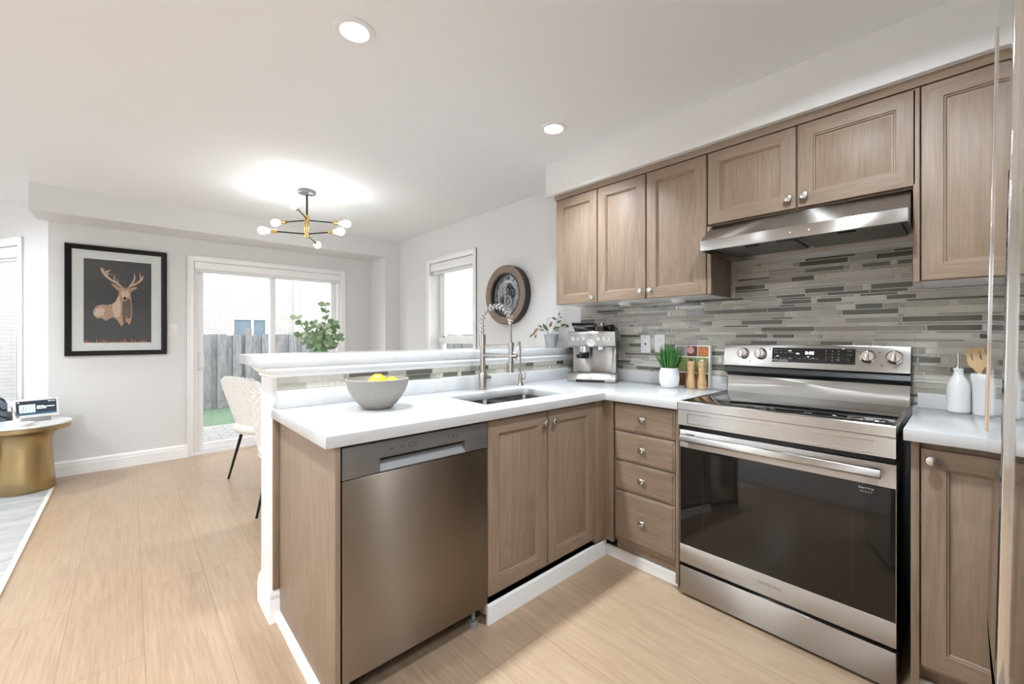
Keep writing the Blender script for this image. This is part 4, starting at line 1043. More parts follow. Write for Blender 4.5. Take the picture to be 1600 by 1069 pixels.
# ------------------------------------------------------------------ wall plates
def plate(T, name, label, kind, w=0.072, h=0.116):
    t = thing(name, label, kind, tuple(T.translation))
    MB().box(-w / 2, w / 2, -h / 2, h / 2, 0, 0.006, 0.002, T=T).build('cover_plate', 'white', t)
    return t
T = face_left(XW - 0.0100, 1.437, 1.169)
t = plate(T, 'wall_jack', 'white wall plate with one small round jack on the tile beside the espresso machine', 'outlet')
MB().cyl((0, 0, 0.006), (0, 0, 0.010), 0.006, seg=16, T=T).build('jack', 'darkmark', t)
mb = MB()
for v in (-0.046, 0.046): mb.cyl((0, v, 0.006), (0, v, 0.0068), 0.0032, seg=10, T=T)
mb.build('screw', 'grey', t)
T = face_left(XW - 0.0100, 1.337, 1.172)
t = plate(T, 'power_outlet', 'white duplex power outlet on the tile above the grass plant', 'outlet')
for v in (-0.026, 0.026):
    r = MB().prism([(-0.017, -0.012), (-0.012, -0.016), (0.012, -0.016), (0.017, -0.012), (0.017, 0.012), (0.012, 0.016), (-0.012, 0.016), (-0.017, 0.012)], 0.0055, 0.0078, T=T @ Matrix.Translation((0, v, 0))).build('socket', 'white', t)
    MB().box(-0.007, -0.005, v - 0.002, v + 0.007, 0.0078, 0.0081, T=T).box(0.005, 0.007, v - 0.002, v + 0.007, 0.0078, 0.0081, T=T).cyl((0, v - 0.008, 0.0078), (0, v - 0.008, 0.0081), 0.0022, seg=8, T=T).build('slots', 'darkmark', r)
T = face_front(0.305, YB - 0.0005, 1.279)
t = plate(T, 'light_switch', 'white rocker light switch between the deer picture and the sliding door', 'switch', 0.075, 0.122)
MB().box(-0.017, 0.017, -0.034, 0.034, 0.005, 0.0085, 0.002, T=T).build('rocker', 'ceramic', t)

# ------------------------------------------------------------------ recessed lights
POTS = [(0.647, 1.618, 'round recessed ceiling light nearest the viewer, above the peninsula'), (1.796, 1.603, 'round recessed ceiling light close to the soffit over the counter')]
HID = [(1.35, 0.25), (-0.30, -0.6), (-0.12, 1.61), (-1.80, 1.61), (-3.40, 1.61), (-1.6, 3.4), (-1.6, 5.0), (-3.4, 3.4), (-3.4, 5.0), (-2.0, -0.8)]
pot0 = None
for k, (x, y, lab) in enumerate(POTS + [(a, b, 'round recessed ceiling light in the part of the room behind the viewer') for a, b in HID]):
    if pot0 is None:
        pot0 = t = thing('recessed_light', lab, 'light', (x, y, H_C - 0.006), 0, 'recessed ceiling lights')
        MB().lathe([(0.052, 0.004), (0.055, 0.0006), (0.060, 0.0), (0.077, 0.002), (0.079, 0.0058), (0.052, 0.0058)], 40).build('trim_ring', 'white', t, world=False)
        MB().cyl((0, 0, 0.0035), (0, 0, 0.0056), 0.0525, seg=40).build('lens', 'potlens', t, world=False)
        ld = bpy.data.lights.new('lamp', 'AREA'); ld.shape = 'DISK'; ld.size = 0.10; ld.energy = POT_W; ld.color = (0.83, 0.92, 1.0); ld.spread = R(120)
        far_lamp = ld.copy(); far_lamp.energy = FAR_W; far_lamp.spread = R(160)
        lo = bpy.data.objects.new('lamp', ld); COL.objects.link(lo); lo.parent = t; lo.location = (0, 0, 0.0015)
    else:
        t = copy_tree(pot0); t.location = (x, y, H_C - 0.006); t['label'] = lab
        if k >= len(POTS):
            lo = [c for c in t.children if c.type == 'LIGHT'][0]; lo.data = far_lamp

# ------------------------------------------------------------------ chandelier
CHX, CHY = 1.071, 3.667
t = thing('chandelier', 'six-bulb brass and black sputnik chandelier above the dining table', 'chandelier', (CHX, CHY, 2.02))
MB().lathe([(0, 0.0), (0.062, 0.0), (0.066, -0.004), (0.066, -0.022), (0.060, -0.026), (0.012, -0.026), (0.010, -0.034), (0, -0.034)], 36, T=Matrix.Translation((CHX, CHY, H_C))).build('canopy', 'canopy', t)
MB().cyl((CHX, CHY, H_C - 0.03), (CHX, CHY, 2.20), 0.0075, seg=14).build('stem', 'darkrod', t)
MB().lathe([(0, 2.030), (0.018, 2.030), (0.019, 2.034), (0.019, 2.210), (0.018, 2.214), (0, 2.214)], 24, T=Matrix.Translation((CHX, CHY, 0))).build('hub', 'brass', t)
BUL = [((0.884, 3.327, 2.150), 2.185), ((0.901, 3.901, 2.150), 2.175), ((1.336, 3.546, 2.150), 2.175), ((0.791, 3.803, 2.070), 2.062), ((1.245, 3.428, 2.070), 2.062), ((1.262, 4.022, 2.070), 2.055)]
for (p, hz) in BUL:
    P = Vector(p); A = Vector((CHX, CHY, hz)); P.z = hz - (0.004 if hz > 2.1 else -0.006)
    d = (P - A).normalized(); e = P - d * 0.045
    arm = MB().cyl(A, e - d * 0.03, 0.0055, seg=10).build('arm', 'darkrod', t)
    MB().cyl(e - d * 0.048, e, 0.0145, seg=18).build('socket', 'brass', arm)
    q = d.to_track_quat('Z', 'Y').to_matrix().to_4x4()
    MB().lathe([(0.012, 0.0), (0.013, 0.012), (0.022, 0.03), (0.029, 0.05), (0.030, 0.062), (0.026, 0.078), (0.016, 0.089), (0, 0.093)], 18, T=Matrix.Translation(e - d * 0.002) @ q).build('bulb', 'bulb', arm)

# ------------------------------------------------------------------ framed deer print
t = thing('framed_picture', 'large black-framed print of an antlered deer on the back wall', 'picture', (-0.08, YB - 0.02, 1.045))
px0, px1, pz0, pz1 = -0.424, 0.262, 1.045, 2.035; fw_ = 0.043
TBk2 = frame((0, YB - 0.001, 0), (1, 0, 0), (0, 0, 1))
mb = MB(); tb = bmesh.new(); rings = []
for d, z in ((0, 0), (0, 0.024), (0.004, 0.030), (0.016, 0.030), (0.028, 0.022), (fw_ - 0.004, 0.018), (fw_, 0.014), (fw_, 0.0)):
    rings.append([tb.verts.new(p) for p in ((px0 + d, pz0 + d, z), (px1 - d, pz0 + d, z), (px1 - d, pz1 - d, z), (px0 + d, pz1 - d, z))])
rings.append(rings[0])
for a, b in zip(rings, rings[1:]):
    for i in range(4):
        j = (i + 1) % 4; tb.faces.new((a[i], a[j], b[j], b[i]))
bmesh.ops.recalc_face_normals(tb, faces=list(tb.faces))
mb._merge(tb, 0, TBk2); mb.build('frame', 'frame', t)
ix0, ix1, iz0, iz1 = -0.308, 0.147, 1.160, 1.916
us = [px0 + fw_ - 0.003, ix0, ix1, px1 - fw_ + 0.003]; vs = [pz0 + fw_ - 0.003, iz0, iz1, pz1 - fw_ + 0.003]
MB().slab(us, vs, lambda i, j: not (i == 1 and j == 1), 0.004, 0.008, T=TBk2).build('mat_board', 'mat', t)
pr = MB().box(ix0 - 0.004, ix1 + 0.004, iz0 - 0.004, iz1 + 0.004, 0.001, 0.0042, T=TBk2).build('print', 'print', t)
def P(p, q): return (ix0 + p * (ix1 - ix0), iz0 + q * (iz1 - iz0))
lay = [0.0043]
def shape(mb, pts, m):
    mb.prism([P(*p) for p in pts], lay[0], lay[0] + 0.00012, m=m, T=TBk2); lay[0] += 0.00004
def stroke(mb, pts, ws, m):
    V2 = [Vector(p) for p in pts]; L, Rr = [], []
    for i in range(len(V2)):
        d = V2[min(i + 1, len(V2) - 1)] - V2[max(i - 1, 0)]; d = Vector((d.x * 0.6, d.y)); n = Vector((-d.y / 0.6, d.x)).normalized() if d.length else Vector((1, 0))
        L.append(V2[i] + n * ws[i]); Rr.append(V2[i] - n * ws[i])
    shape(mb, [tuple(p) for p in L] + [tuple(p) for p in Rr[::-1]], m)
mb = MB()
shape(mb, [(.13, .335), (.135, .39), (.18, .44), (.25, .46), (.34, .455), (.40, .47), (.45, .50), (.485, .56), (.50, .61), (.68, .60), (.69, .50), (.70, .40), (.695, .30), (.66, .22), (.60, .27), (.54, .20), (.47, .28), (.42, .31), (.36, .29), (.31, .26), (.25, .30), (.19, .29)], 0)
shape(mb, [(.40, .46), (.45, .495), (.485, .55), (.51, .57), (.53, .44), (.52, .33), (.47, .30), (.43, .33), (.41, .39)], 2)
shape(mb, [(.60, .54), (.67, .54), (.685, .42), (.68, .31), (.63, .29), (.60, .36)], 1)
shape(mb, [(.555, .51), (.605, .50), (.615, .40), (.60, .27), (.57, .22), (.55, .34)], 1)
shape(mb, [(.15, .33), (.17, .40), (.24, .43), (.30, .40), (.27, .33), (.20, .31)], 2)
shape(mb, [(.49, .66), (.53, .695), (.60, .70), (.66, .685), (.69, .64), (.665, .585), (.635, .535), (.60, .515), (.57, .515), (.545, .535), (.515, .59)], 0)        # head
shape(mb, [(.52, .625), (.58, .645), (.60, .58), (.575, .55), (.545, .57)], 2)
shape(mb, [(.605, .645), (.665, .625), (.645, .575), (.615, .55), (.60, .58)], 2)
shape(mb, [(.49, .63), (.465, .655), (.42, .68), (.385, .715), (.41, .72), (.46, .705), (.505, .675)], 0)      # ears
shape(mb, [(.68, .63), (.71, .645), (.755, .665), (.785, .69), (.755, .695), (.70, .685), (.665, .665)], 0)
shape(mb, [(.535, .625), (.545, .632), (.558, .628), (.548, .618)], 1); shape(mb, [(.635, .622), (.648, .63), (.66, .622), (.647, .615)], 1)
shape(mb, [(.565, .555), (.59, .565), (.615, .555), (.61, .535), (.592, .525), (.572, .535)], 3)
shape(mb, [(.56, .50), (.58, .515), (.60, .515), (.605, .49), (.59, .44), (.575, .44)], 1)
shape(mb, [(.53, .69), (.60, .70), (.655, .685), (.60, .665)], 1)
stroke(mb, [(.535, .69), (.47, .725), (.385, .765), (.32, .80), (.275, .845), (.245, .90)], [.012, .014, .016, .017, .019, .016], 4)
stroke(mb, [(.285, .835), (.325, .862), (.395, .885)], [.014, .013, .003], 4)
stroke(mb, [(.325, .80), (.335, .84), (.350, .875)], [.012, .010, .003], 4)
stroke(mb, [(.262, .872), (.285, .885), (.30, .882)], [.010, .008, .003], 4)
stroke(mb, [(.49, .715), (.445, .755), (.43, .80), (.44, .83)], [.010, .009, .008, .002], 4)
stroke(mb, [(.50, .72), (.485, .755), (.483, .785)], [.008, .006, .002], 4)
stroke(mb, [(.65, .69), (.73, .72), (.80, .755), (.855, .80), (.875, .845)], [.012, .015, .016, .014, .004], 4)
stroke(mb, [(.835, .79), (.83, .83), (.81, .875)], [.012, .010, .002], 4)
stroke(mb, [(.66, .695), (.70, .735), (.735, .785), (.74, .825), (.725, .86)], [.012, .014, .014, .011, .003], 4)
mb.build('deer_image', ['deer', 'deerdark', 'deerlight', 'frame', 'antler'], pr)
mb = MB(); rr = random.Random(9)
for k in range(85):
    p = rr.random() * 0.97; hgt = rr.uniform(0.01, 0.055); w = rr.uniform(0.004, 0.012)
    shape(mb, [(p, 0.0), (min(1, p + w * 2), 0.0), (min(1, p + w * (0.6 + rr.random())), hgt)], 0); lay[0] -= 0.00003
mb.build('grass_image', 'ember', pr)
MB().box(px0 + fw_ - 0.002, px1 - fw_ + 0.002, pz0 + fw_ - 0.002, pz1 - fw_ + 0.002, 0.0110, 0.0125, T=TBk2).build('glazing', 'pglass', t)

# ------------------------------------------------------------------ clock
CKY, CKZ = 2.790, 1.590
t = thing('wall_clock', 'round wooden-rimmed clock with exposed metal gears on the right wall', 'clock', (XW - 0.04, CKY, CKZ - 0.262))
TC = face_left(XW - 0.001, CKY, CKZ)
MB().lathe([(0.235, 0.0), (0.262, 0.0), (0.266, 0.004), (0.266, 0.066), (0.262, 0.070), (0.235, 0.070)], 64, T=TC).build('rim_side', 'clockdark', t)
MB().lathe([(0.196, 0.0), (0.196, 0.066), (0.200, 0.072), (0.258, 0.076), (0.264, 0.072), (0.264, 0.066)], 64, T=TC).build('wood_ring', 'clockwood', t)
MB().lathe([(0.182, 0.03), (0.182, 0.066), (0.186, 0.070), (0.195, 0.070), (0.197, 0.066)], 64, T=TC).build('inner_ring', 'clockdark', t)
fc = MB().cyl((0, 0, 0.0), (0, 0, 0.030), 0.19, seg=64, T=TC).build('face', 'clockface', t)
mb = MB()
mb.lathe([(0.118, 0.030), (0.118, 0.036), (0.128, 0.036), (0.128, 0.030)], 64, T=TC)
mb.lathe([(0.176, 0.030), (0.176, 0.036), (0.183, 0.036), (0.183, 0.030)], 64, T=TC)
mb.build('dial_ring', 'clockgear', fc)
mb = MB()
ROM = ['XII', 'I', 'II', 'III', 'IIII', 'V', 'VI', 'VII', 'VIII', 'IX', 'X', 'XI']
for k, s in enumerate(ROM):
    a = R(90 - 30 * k)
    Tn = TC @ Matrix.Rotation(a - PI / 2, 4, 'Z') @ Matrix.Translation((0, 0.151, 0))
    lettering('numeral', s, 0.044, Tn @ Matrix.Translation((0, 0, 0.031)), 'clockgeardark', fc, ext=0.0025)
def gear(mb, cx, cy, r, n, z0, z1, spokes=5, hole=0.3):
    pts = []
    for k in range(n):
        for da, rr_ in ((0.0, r * 0.88), (0.25, r * 0.88), (0.35, r), (0.65, r), (0.75, r * 0.88)):
            a = 2 * PI * (k + da) / n; pts.append((cx + rr_ * math.cos(a), cy + rr_ * math.sin(a)))
    tb = bmesh.new(); N = len(pts)
    ri = r * 0.72
    o0 = [tb.verts.new((p[0], p[1], z0)) for p in pts]; o1 = [tb.verts.new((p[0], p[1], z1)) for p in pts]
    ins = [(cx + ri * math.cos(2 * PI * k / N), cy + ri * math.sin(2 * PI * k / N)) for k in range(N)]
    i0 = [tb.verts.new((p[0], p[1], z0)) for p in ins]; i1 = [tb.verts.new((p[0], p[1], z1)) for p in ins]
    for k in range(N):
        j = (k + 1) % N
        tb.faces.new((o0[k], o0[j], o1[j], o1[k])); tb.faces.new((o1[k], o1[j], i1[j], i1[k])); tb.faces.new((i1[k], i1[j], i0[j], i0[k])); tb.faces.new((i0[k], i0[j], o0[j], o0[k]))
    bmesh.ops.recalc_face_normals(tb, faces=list(tb.faces)); mb._merge(tb, 0, TC)
    for s in range(spokes):
        a = 2 * PI * s / spokes
        mb.box(0, ri * 1.02, -r * 0.06, r * 0.06, z0, z1, T=TC @ Matrix.Translation((cx, cy, 0)) @ Matrix.Rotation(a, 4, 'Z'))
    mb.cyl((cx, cy, z0), (cx, cy, z1 + 0.003), r * 0.2, seg=16, T=TC)
for cx, cy, r, n, z, mt in ((-0.03, 0.035, 0.062, 22, 0.033, 'clockgear'), (0.055, 0.020, 0.048, 18, 0.037, 'clockgeardark'), (0.02, -0.055, 0.055, 20, 0.041, 'clockgear'), (-0.060, -0.040, 0.034, 14, 0.037, 'clockgeardark'), (0.03, 0.078, 0.028, 12, 0.041, 'clockgeardark')):
    mb = MB(); gear(mb, cx, cy, r, n, z, z + 0.006); mb.build('gear', mt, fc)
MB().prism([(-0.004, -0.02), (0.004, -0.02), (0.007, 0.05), (0, 0.085), (-0.007, 0.05)], 0.052, 0.054, T=TC @ Matrix.Rotation(R(20), 4, 'Z')).build('hour_hand', 'clockgear', t)
MB().prism([(-0.003, -0.03), (0.003, -0.03), (0.005, 0.09), (0, 0.135), (-0.005, 0.09)], 0.055, 0.057, T=TC @ Matrix.Rotation(R(172), 4, 'Z')).build('minute_hand', 'clockgear', t)

# ------------------------------------------------------------------ plants and pots
def leaf(mb, base, d, L, W, droop=0.0, m=0, up=Vector((0, 0, 1)), fold=0.12, n=5):
    base = Vector(base); d = Vector(d).normalized(); s = d.cross(up)
    s = s.normalized() if s.length > 1e-3 else Vector((1, 0, 0)); nrm = s.cross(d)
    tb = bmesh.new(); rows = []
    for i in range(n + 1):
        f = i / n; w = W * 0.5 * math.sin(PI * (0.04 + 0.94 * f) ** 0.85)
        c = base + d * (L * f) + nrm * (-droop * L * f * f)
        rows.append([tb.verts.new(c - s * w + nrm * fold * w), tb.verts.new(c), tb.verts.new(c + s * w + nrm * fold * w)])
    for a, b in zip(rows, rows[1:]):
        for k in (0, 1): tb.faces.new((a[k], a[k + 1], b[k + 1], b[k]))
    mb._merge(tb, m)

# white ribbed pot with grass
gx, gy = 2.392, 1.205
t = thing('potted_grass', 'bright green grass plant in a ribbed white pot on the counter', 'plant', (gx, gy, CZ1))
tb = bmesh.new(); seg = 96; prof = [(0.0, 0.0005), (0.044, 0.0005), (0.048, 0.004), (0.054, 0.03), (0.0565, 0.06), (0.054, 0.095), (0.0485, 0.117), (0.0445, 0.117), (0.044, 0.10), (0.0, 0.10)]
rings = []
for k, (r, z) in enumerate(prof):
    if r == 0: rings.append([tb.verts.new((gx, gy, CZ1 + z))]); continue
    rib = 0.0012 if 1 < k < 6 else 0
    rings.append([tb.verts.new((gx + (r + rib * math.cos(i * PI)) * math.cos(2 * PI * i / seg), gy + (r + rib * math.cos(i * PI)) * math.sin(2 * PI * i / seg), CZ1 + z)) for i in range(seg)])
for a, b in zip(rings, rings[1:]):
    for i in range(seg):
        j = (i + 1) % seg
        if len(a) == 1: tb.faces.new((a[0], b[j], b[i]))
        elif len(b) == 1: tb.faces.new((a[i], a[j], b[0]))
        else: tb.faces.new((a[i], a[j], b[j], b[i]))
bmesh.ops.recalc_face_normals(tb, faces=list(tb.faces))
mb = MB(); mb._merge(tb, 0); mb.build('pot', 'ceramic', t, angle=50)
MB().cyl((gx, gy, CZ1 + 0.1002), (gx, gy, CZ1 + 0.104), 0.043, seg=32).build('soil', 'soil', t)
rr = random.Random(21); mb = MB()
for k in range(150):
    a = rr.random() * 2 * PI; r = 0.036 * math.sqrt(rr.random()); out = rr.uniform(0.05, 0.75)
    d = Vector((math.cos(a) * out, math.sin(a) * out, 1)).normalized()
    leaf(mb, (gx + r * math.cos(a), gy + r * math.sin(a), CZ1 + 0.102), d, rr.uniform(0.10, 0.165), 0.008, rr.uniform(0.0, 0.35), up=Vector((math.cos(a), math.sin(a), 0.3)), fold=0.4, n=4)
o = mb.build('grass_blades', 'grass', t); o['kind'] = 'stuff'

# eucalyptus in vase on the dining table
TX, TY = 1.25, 3.66
t = thing('potted_eucalyptus', 'leafy eucalyptus branches in a white vase on the dining table', 'plant', (1.165, 3.63, 0.752))
vx, vy = 1.165, 3.63
MB().lathe([(0, 0.0), (0.045, 0.0), (0.060, 0.03), (0.066, 0.09), (0.055, 0.16), (0.036, 0.20), (0.040, 0.225), (0.036, 0.225), (0.031, 0.20), (0.0, 0.19)], 32, T=Matrix.Translation((vx, vy, 0.752))).build('vase', 'ceramic', t)
rt = Vector((math.cos(TH), -math.sin(TH), 0)); fw3 = Vector((math.sin(TH), math.cos(TH), 0))
rr = random.Random(4)
smb = MB(); lmb = MB()
sc3 = 3.55 / 649.5
def at(px, py, dep=0.0):
    """a point of the bouquet, given on the upright plane through the vase"""
    return Vector((vx, vy, 0)) + rt * ((px - 497) * sc3) + fw3 * dep + Vector((0, 0, 1.2241 + (524.7 - py) * sc3))
branches = [[(500, 548), (503, 520), (507, 498), (508, 484), (508, 478)], [(497, 548), (494, 530), (490, 515), (486, 505)], [(497, 548), (488, 530), (478, 518), (470, 505), (468, 500)], [(498, 548), (486, 538), (474, 536), (466, 524)],
            [(500, 548), (512, 534), (522, 524), (530, 531)], [(500, 548), (508, 530), (514, 515), (512, 505)], [(499, 548), (510, 542), (518, 540)], [(496, 548), (488, 544), (482, 543)]]
for bi, br in enumerate(branches):
    dep0 = rr.uniform(-0.10, 0.10)
    pts = [Vector((vx, vy, 0.955))] + [at(px, py, dep0 * k / len(br)) for k, (px, py) in enumerate(br)]
    smb.tube(pts, 0.0022, 6)
    path = resample(pts, 9)
    for k, p in enumerate(path):
        if k < 2: continue
        for s in (1, -1):
            if rr.random() < 0.12: continue
            a = rr.uniform(0, 2 * PI); d = rt * (s * rr.uniform(0.6, 1)) + fw3 * rr.uniform(-0.5, 0.5) + Vector((0, 0, rr.uniform(-0.1, 0.7)))
            up = -fw3 + Vector((0, 0, rr.uniform(-0.2, 0.8))) + rt * rr.uniform(-0.4, 0.4)
            L = rr.uniform(0.040, 0.062)
            leaf(lmb, p, d, L, L * rr.uniform(0.75, 0.95), rr.uniform(-0.1, 0.2), m=0 if rr.random() < 0.6 else 1, up=up, fold=0.1, n=6)
for px, py in [(rr.uniform(483, 520), rr.uniform(505, 549)) for _ in range(60)]:
    p = at(px, py, rr.uniform(-0.1, 0.1)); d = rt * rr.uniform(-1, 1) + Vector((0, 0, rr.uniform(-0.3, 1)))
    leaf(lmb, p, d, rr.uniform(0.035, 0.058), 0.042, 0.1, m=0 if rr.random() < 0.7 else 1, up=-fw3 + Vector((rr.uniform(-.5, .5), 0, rr.uniform(-0.3, 0.6))), n=6)
smb.build('branches', 'stem', t)
o = lmb.build('leaves', ['leaf', 'leafpale'], t); o['kind'] = 'stuff'

# small plant on the bar
hx0, hy0, hz0 = 2.440, 2.203, 1.133
t = thing('potted_succulent', 'small trailing dark-leaved plant in a faceted grey pot on the bar', 'plant', (hx0, hy0, hz0))
tb = bmesh.new(); seg = 12; rings = []
for k, (r, z) in enumerate([(0.040, 0.0005), (0.047, 0.035), (0.054, 0.07), (0.060, 0.105), (0.054, 0.105), (0.050, 0.09)]):
    rings.append([tb.verts.new((hx0 + r * math.cos(2 * PI * (i + 0.5 * (k % 2)) / seg), hy0 + r * math.sin(2 * PI * (i + 0.5 * (k % 2)) / seg), hz0 + z)) for i in range(seg)])
for k, (a, b) in enumerate(zip(rings, rings[1:])):
    for i in range(seg):
        j = (i + 1) % seg
        if k % 2 == 0: tb.faces.new((a[i], a[j], b[i])); tb.faces.new((a[j], b[j], b[i]))
        else: tb.faces.new((a[i], a[j], b[j])); tb.faces.new((a[i], b[j], b[i]))
tb.faces.new(rings[0][::-1]); tb.faces.new(rings[-1])
bmesh.ops.recalc_face_normals(tb, faces=list(tb.faces))
mb = MB(); mb._merge(tb, 0); mb.build('pot', 'stonepot', t, angle=5)
MB().cyl((hx0, hy0, hz0 + 0.0902), (hx0, hy0, hz0 + 0.096), 0.048, seg=24).build('soil', 'soil', t)
hs = MB(); hl = MB(); s4 = 3.20 / 649.5 * 0.985
def hat(px, py): return Vector((hx0, hy0, 0)) + rt * ((px - 860.5) * s4) + Vector((0, 0, 1.2241 + (524.7 - py) * s4))
for br in ([(858, 520), (852, 513), (845, 512), (838, 518), (834, 526)], [(860, 520), (866, 508), (872, 496), (874, 489)], [(863, 520), (872, 512), (880, 508), (886, 511)], [(862, 520), (868, 508), (873, 503), (877, 506)], [(857, 520), (853, 505), (856, 497), (861, 496)], [(858, 520), (850, 516), (843, 516)]):
    pts = [hat(*p) for p in br]; pts[0].z = hz0 + 0.095; hs.tube(pts, 0.0016, 6)
for px, py, dx, dz, L, m in ((834, 518, -0.4, -0.9, 0.035, 1), (830, 522, -0.6, -0.8, 0.036, 1), (836, 523, -0.3, -0.9, 0.034, 1), (841, 513, -0.9, -0.3, 0.04, 1), (846, 511, -0.8, 0.4, 0.038, 0), (851, 513, -0.4, 0.9, 0.045, 0), (858, 511, 0.3, 0.8, 0.05, 1), (856, 516, -0.7, 0.5, 0.05, 0), (864, 515, 0.6, 0.5, 0.045, 0), (868, 513, 0.9, 0.3, 0.038, 0),
                             (862, 495, 0.9, -0.5, 0.042, 1), (873, 492, 0.1, 1, 0.026, 0), (874, 494, 0.5, -0.2, 0.022, 0), (876, 509, 0.9, 0.3, 0.045, 0), (884, 507, 0.9, -0.6, 0.04, 0), (870, 504, 0.8, 0.5, 0.04, 0), (849, 516, -0.9, 0.1, 0.04, 0), (853, 516, -0.2, 1, 0.04, 0), (866, 517, 0.8, 0.2, 0.04, 0), (838, 515, -0.8, -0.6, 0.04, 1)):
    leaf(hl, hat(px, py), rt * dx + Vector((0, 0, dz)) - fw3 * 0.15, L, L * 0.48, 0.1, m=m, up=-fw3 + Vector((0, 0, 0.5)), fold=0.15, n=6)
hs.build('stems', 'stem', t); hl.build('leaves', ['hoya', 'hoyabrown'], t)

# ------------------------------------------------------------------ fruit bowl
bx_, by_ = 0.782, 1.705
t = thing('fruit_bowl', 'large taupe dimpled stoneware bowl on the peninsula counter', 'bowl', (bx_, by_, CZ1))
tb = bmesh.new(); seg = 96; nz = 22; rings = []
outer = lambda f: 0.060 + (0.129 - 0.060) * (math.sin(f * PI / 2) ** 0.80 * 0.86 + 0.14 * f)
for k in range(nz + 1):
    f = k / nz; z = 0.006 + 0.121 * f; r = outer(f)
    ring = []
    for i in range(seg):
        dm = 0.0011 * (1 if (i + k) % 2 else -1) if 1 < k < nz - 1 else 0
        ring.append(tb.verts.new((bx_ + (r + dm) * math.cos(2 * PI * i / seg), by_ + (r + dm) * math.sin(2 * PI * i / seg), CZ1 + z)))
    rings.append(ring)
rings.insert(0, [tb.verts.new((bx_ + 0.055 * math.cos(2 * PI * i / seg), by_ + 0.055 * math.sin(2 * PI * i / seg), CZ1 + 0.0005)) for i in range(seg)])
tb.faces.new(rings[0][::-1])
for k in range(nz, -1, -2):
    f = k / nz; z = 0.012 + 0.115 * f; r = outer(f) - 0.0055
    rings.append([tb.verts.new((bx_ + r * math.cos(2 * PI * i / seg), by_ + r * math.sin(2 * PI * i / seg), CZ1 + z + (0.0012 if k == nz else 0))) for i in range(seg)])
tb.faces.new(rings[-1])
for a, b in zip(rings, rings[1:]):
    for i in range(seg):
        j = (i + 1) % seg; tb.faces.new((a[i], a[j], b[j], b[i]))
bmesh.ops.recalc_face_normals(tb, faces=list(tb.faces))
mb = MB(); mb._merge(tb, 0); mb.build('bowl', 'bowl', t, angle=60)
def lemon(x, y, z, rz, ry, label, r=0.031):
    mb = MB()
    prof = [(0, -1.42), (0.16, -1.36), (0.24, -1.25), (0.55, -1.02), (0.85, -0.6), (1.0, 0.0), (0.85, 0.6), (0.55, 1.0), (0.26, 1.22), (0.20, 1.33), (0, 1.37)]
    T = Matrix.Translation((x, y, z)) @ Matrix.Rotation(rz, 4, 'Z') @ Matrix.Rotation(ry, 4, 'Y')
    mb.lathe([(a * r, b * r) for a, b in prof], 28, T=T)
    return tag(mb.build('lemon', 'lemon', angle=60), label, 'lemon', 'lemons in the bowl')
lemon(bx_ + 0.000, by_ + 0.005, CZ1 + 0.112, 0.3, R(80), 'larger left yellow lemon topmost in the taupe bowl', 0.034)
lemon(bx_ + 0.055, by_ - 0.020, CZ1 + 0.103, 1.2, R(85), 'right yellow lemon lying lower by the bowl rim', 0.030)
lemon(bx_ - 0.045, by_ + 0.045, CZ1 + 0.060, 2.0, R(90), 'yellow lemon deep in the far left of the bowl', 0.030)
lemon(bx_ + 0.035, by_ + 0.050, CZ1 + 0.058, 0.1, R(90), 'yellow lemon deep at the far side of the bowl', 0.030)
lemon(bx_ - 0.020, by_ - 0.040, CZ1 + 0.050, 0.6, R(90), 'yellow lemon at the near bottom of the bowl', 0.030)

# ------------------------------------------------------------------ mills and cookbook
MILL = [(0, 0.0004), (0.0245, 0.0004), (0.0255, 0.003), (0.0255, 0.020), (0.0245, 0.022), (0.0255, 0.024), (0.0255, 0.040), (0.0225, 0.055), (0.0185, 0.078), (0.0180, 0.090), (0.0205, 0.112), (0.0215, 0.122), (0.0195, 0.1265), (0.0195, 0.1275), (0.0215, 0.129), (0.0230, 0.138), (0.0220, 0.150), (0.017, 0.158), (0.008, 0.162), (0, 0.1625)]
for x, y, lab, cap in ((2.447, 1.098, 'left wooden mill with a black cap, nearer the grass plant', 'blackplastic'), (2.452, 1.036, 'right wooden mill with a pale cap, nearer the range', 'ceramic')):
    t = thing('spice_mill', lab, 'mill', (x, y, CZ1), 0, 'wooden spice mills')
    MB().lathe(MILL, 32, T=Matrix.Translation((x, y, CZ1))).build('body', 'millwood', t)
    MB().lathe([(0, 0.161), (0.008, 0.161), (0.009, 0.166), (0.007, 0.171), (0, 0.172)], 18, T=Matrix.Translation((x, y, CZ1))).build('cap', cap, t)
bk_rz = 0.0
t = thing('cookbook', 'cookbook with food photos on its cover leaning upright against the tile', 'book', (2.495, 1.11, CZ1))
TBo = Matrix.Translation((2.482, 1.218, CZ1 + 0.0008)) @ Matrix.Rotation(R(2.5), 4, 'Y') @ frame((0, 0, 0), (0, -1, 0), (0, 0, 1))
cv = MB().box(0, 0.215, 0, 0.252, -0.002, 0, 0.0006, T=TBo).box(0.212, 0.215, 0, 0.252, -0.022, 0, 0.0006, T=TBo).box(0, 0.215, 0, 0.252, -0.022, -0.020, 0.0006, T=TBo).build('cover', 'paper', t)
MB().box(0.002, 0.211, 0.003, 0.249, -0.0195, -0.0024, T=TBo).build('pages', 'paper', t)
mb = MB()
for a, m in (((0.010, 0.072, 0.186, 0.246), 3), ((0.076, 0.138, 0.186, 0.246), 0), ((0.142, 0.204, 0.186, 0.246), 2), ((0.010, 0.204, 0.092, 0.178), 1), ((0.010, 0.072, 0.006, 0.084), 0), ((0.076, 0.138, 0.006, 0.084), 2), ((0.142, 0.204, 0.006, 0.084), 0)):
    mb.box(a[0], a[1], a[2], a[3], 0, 0.0004, m=m, T=TBo)
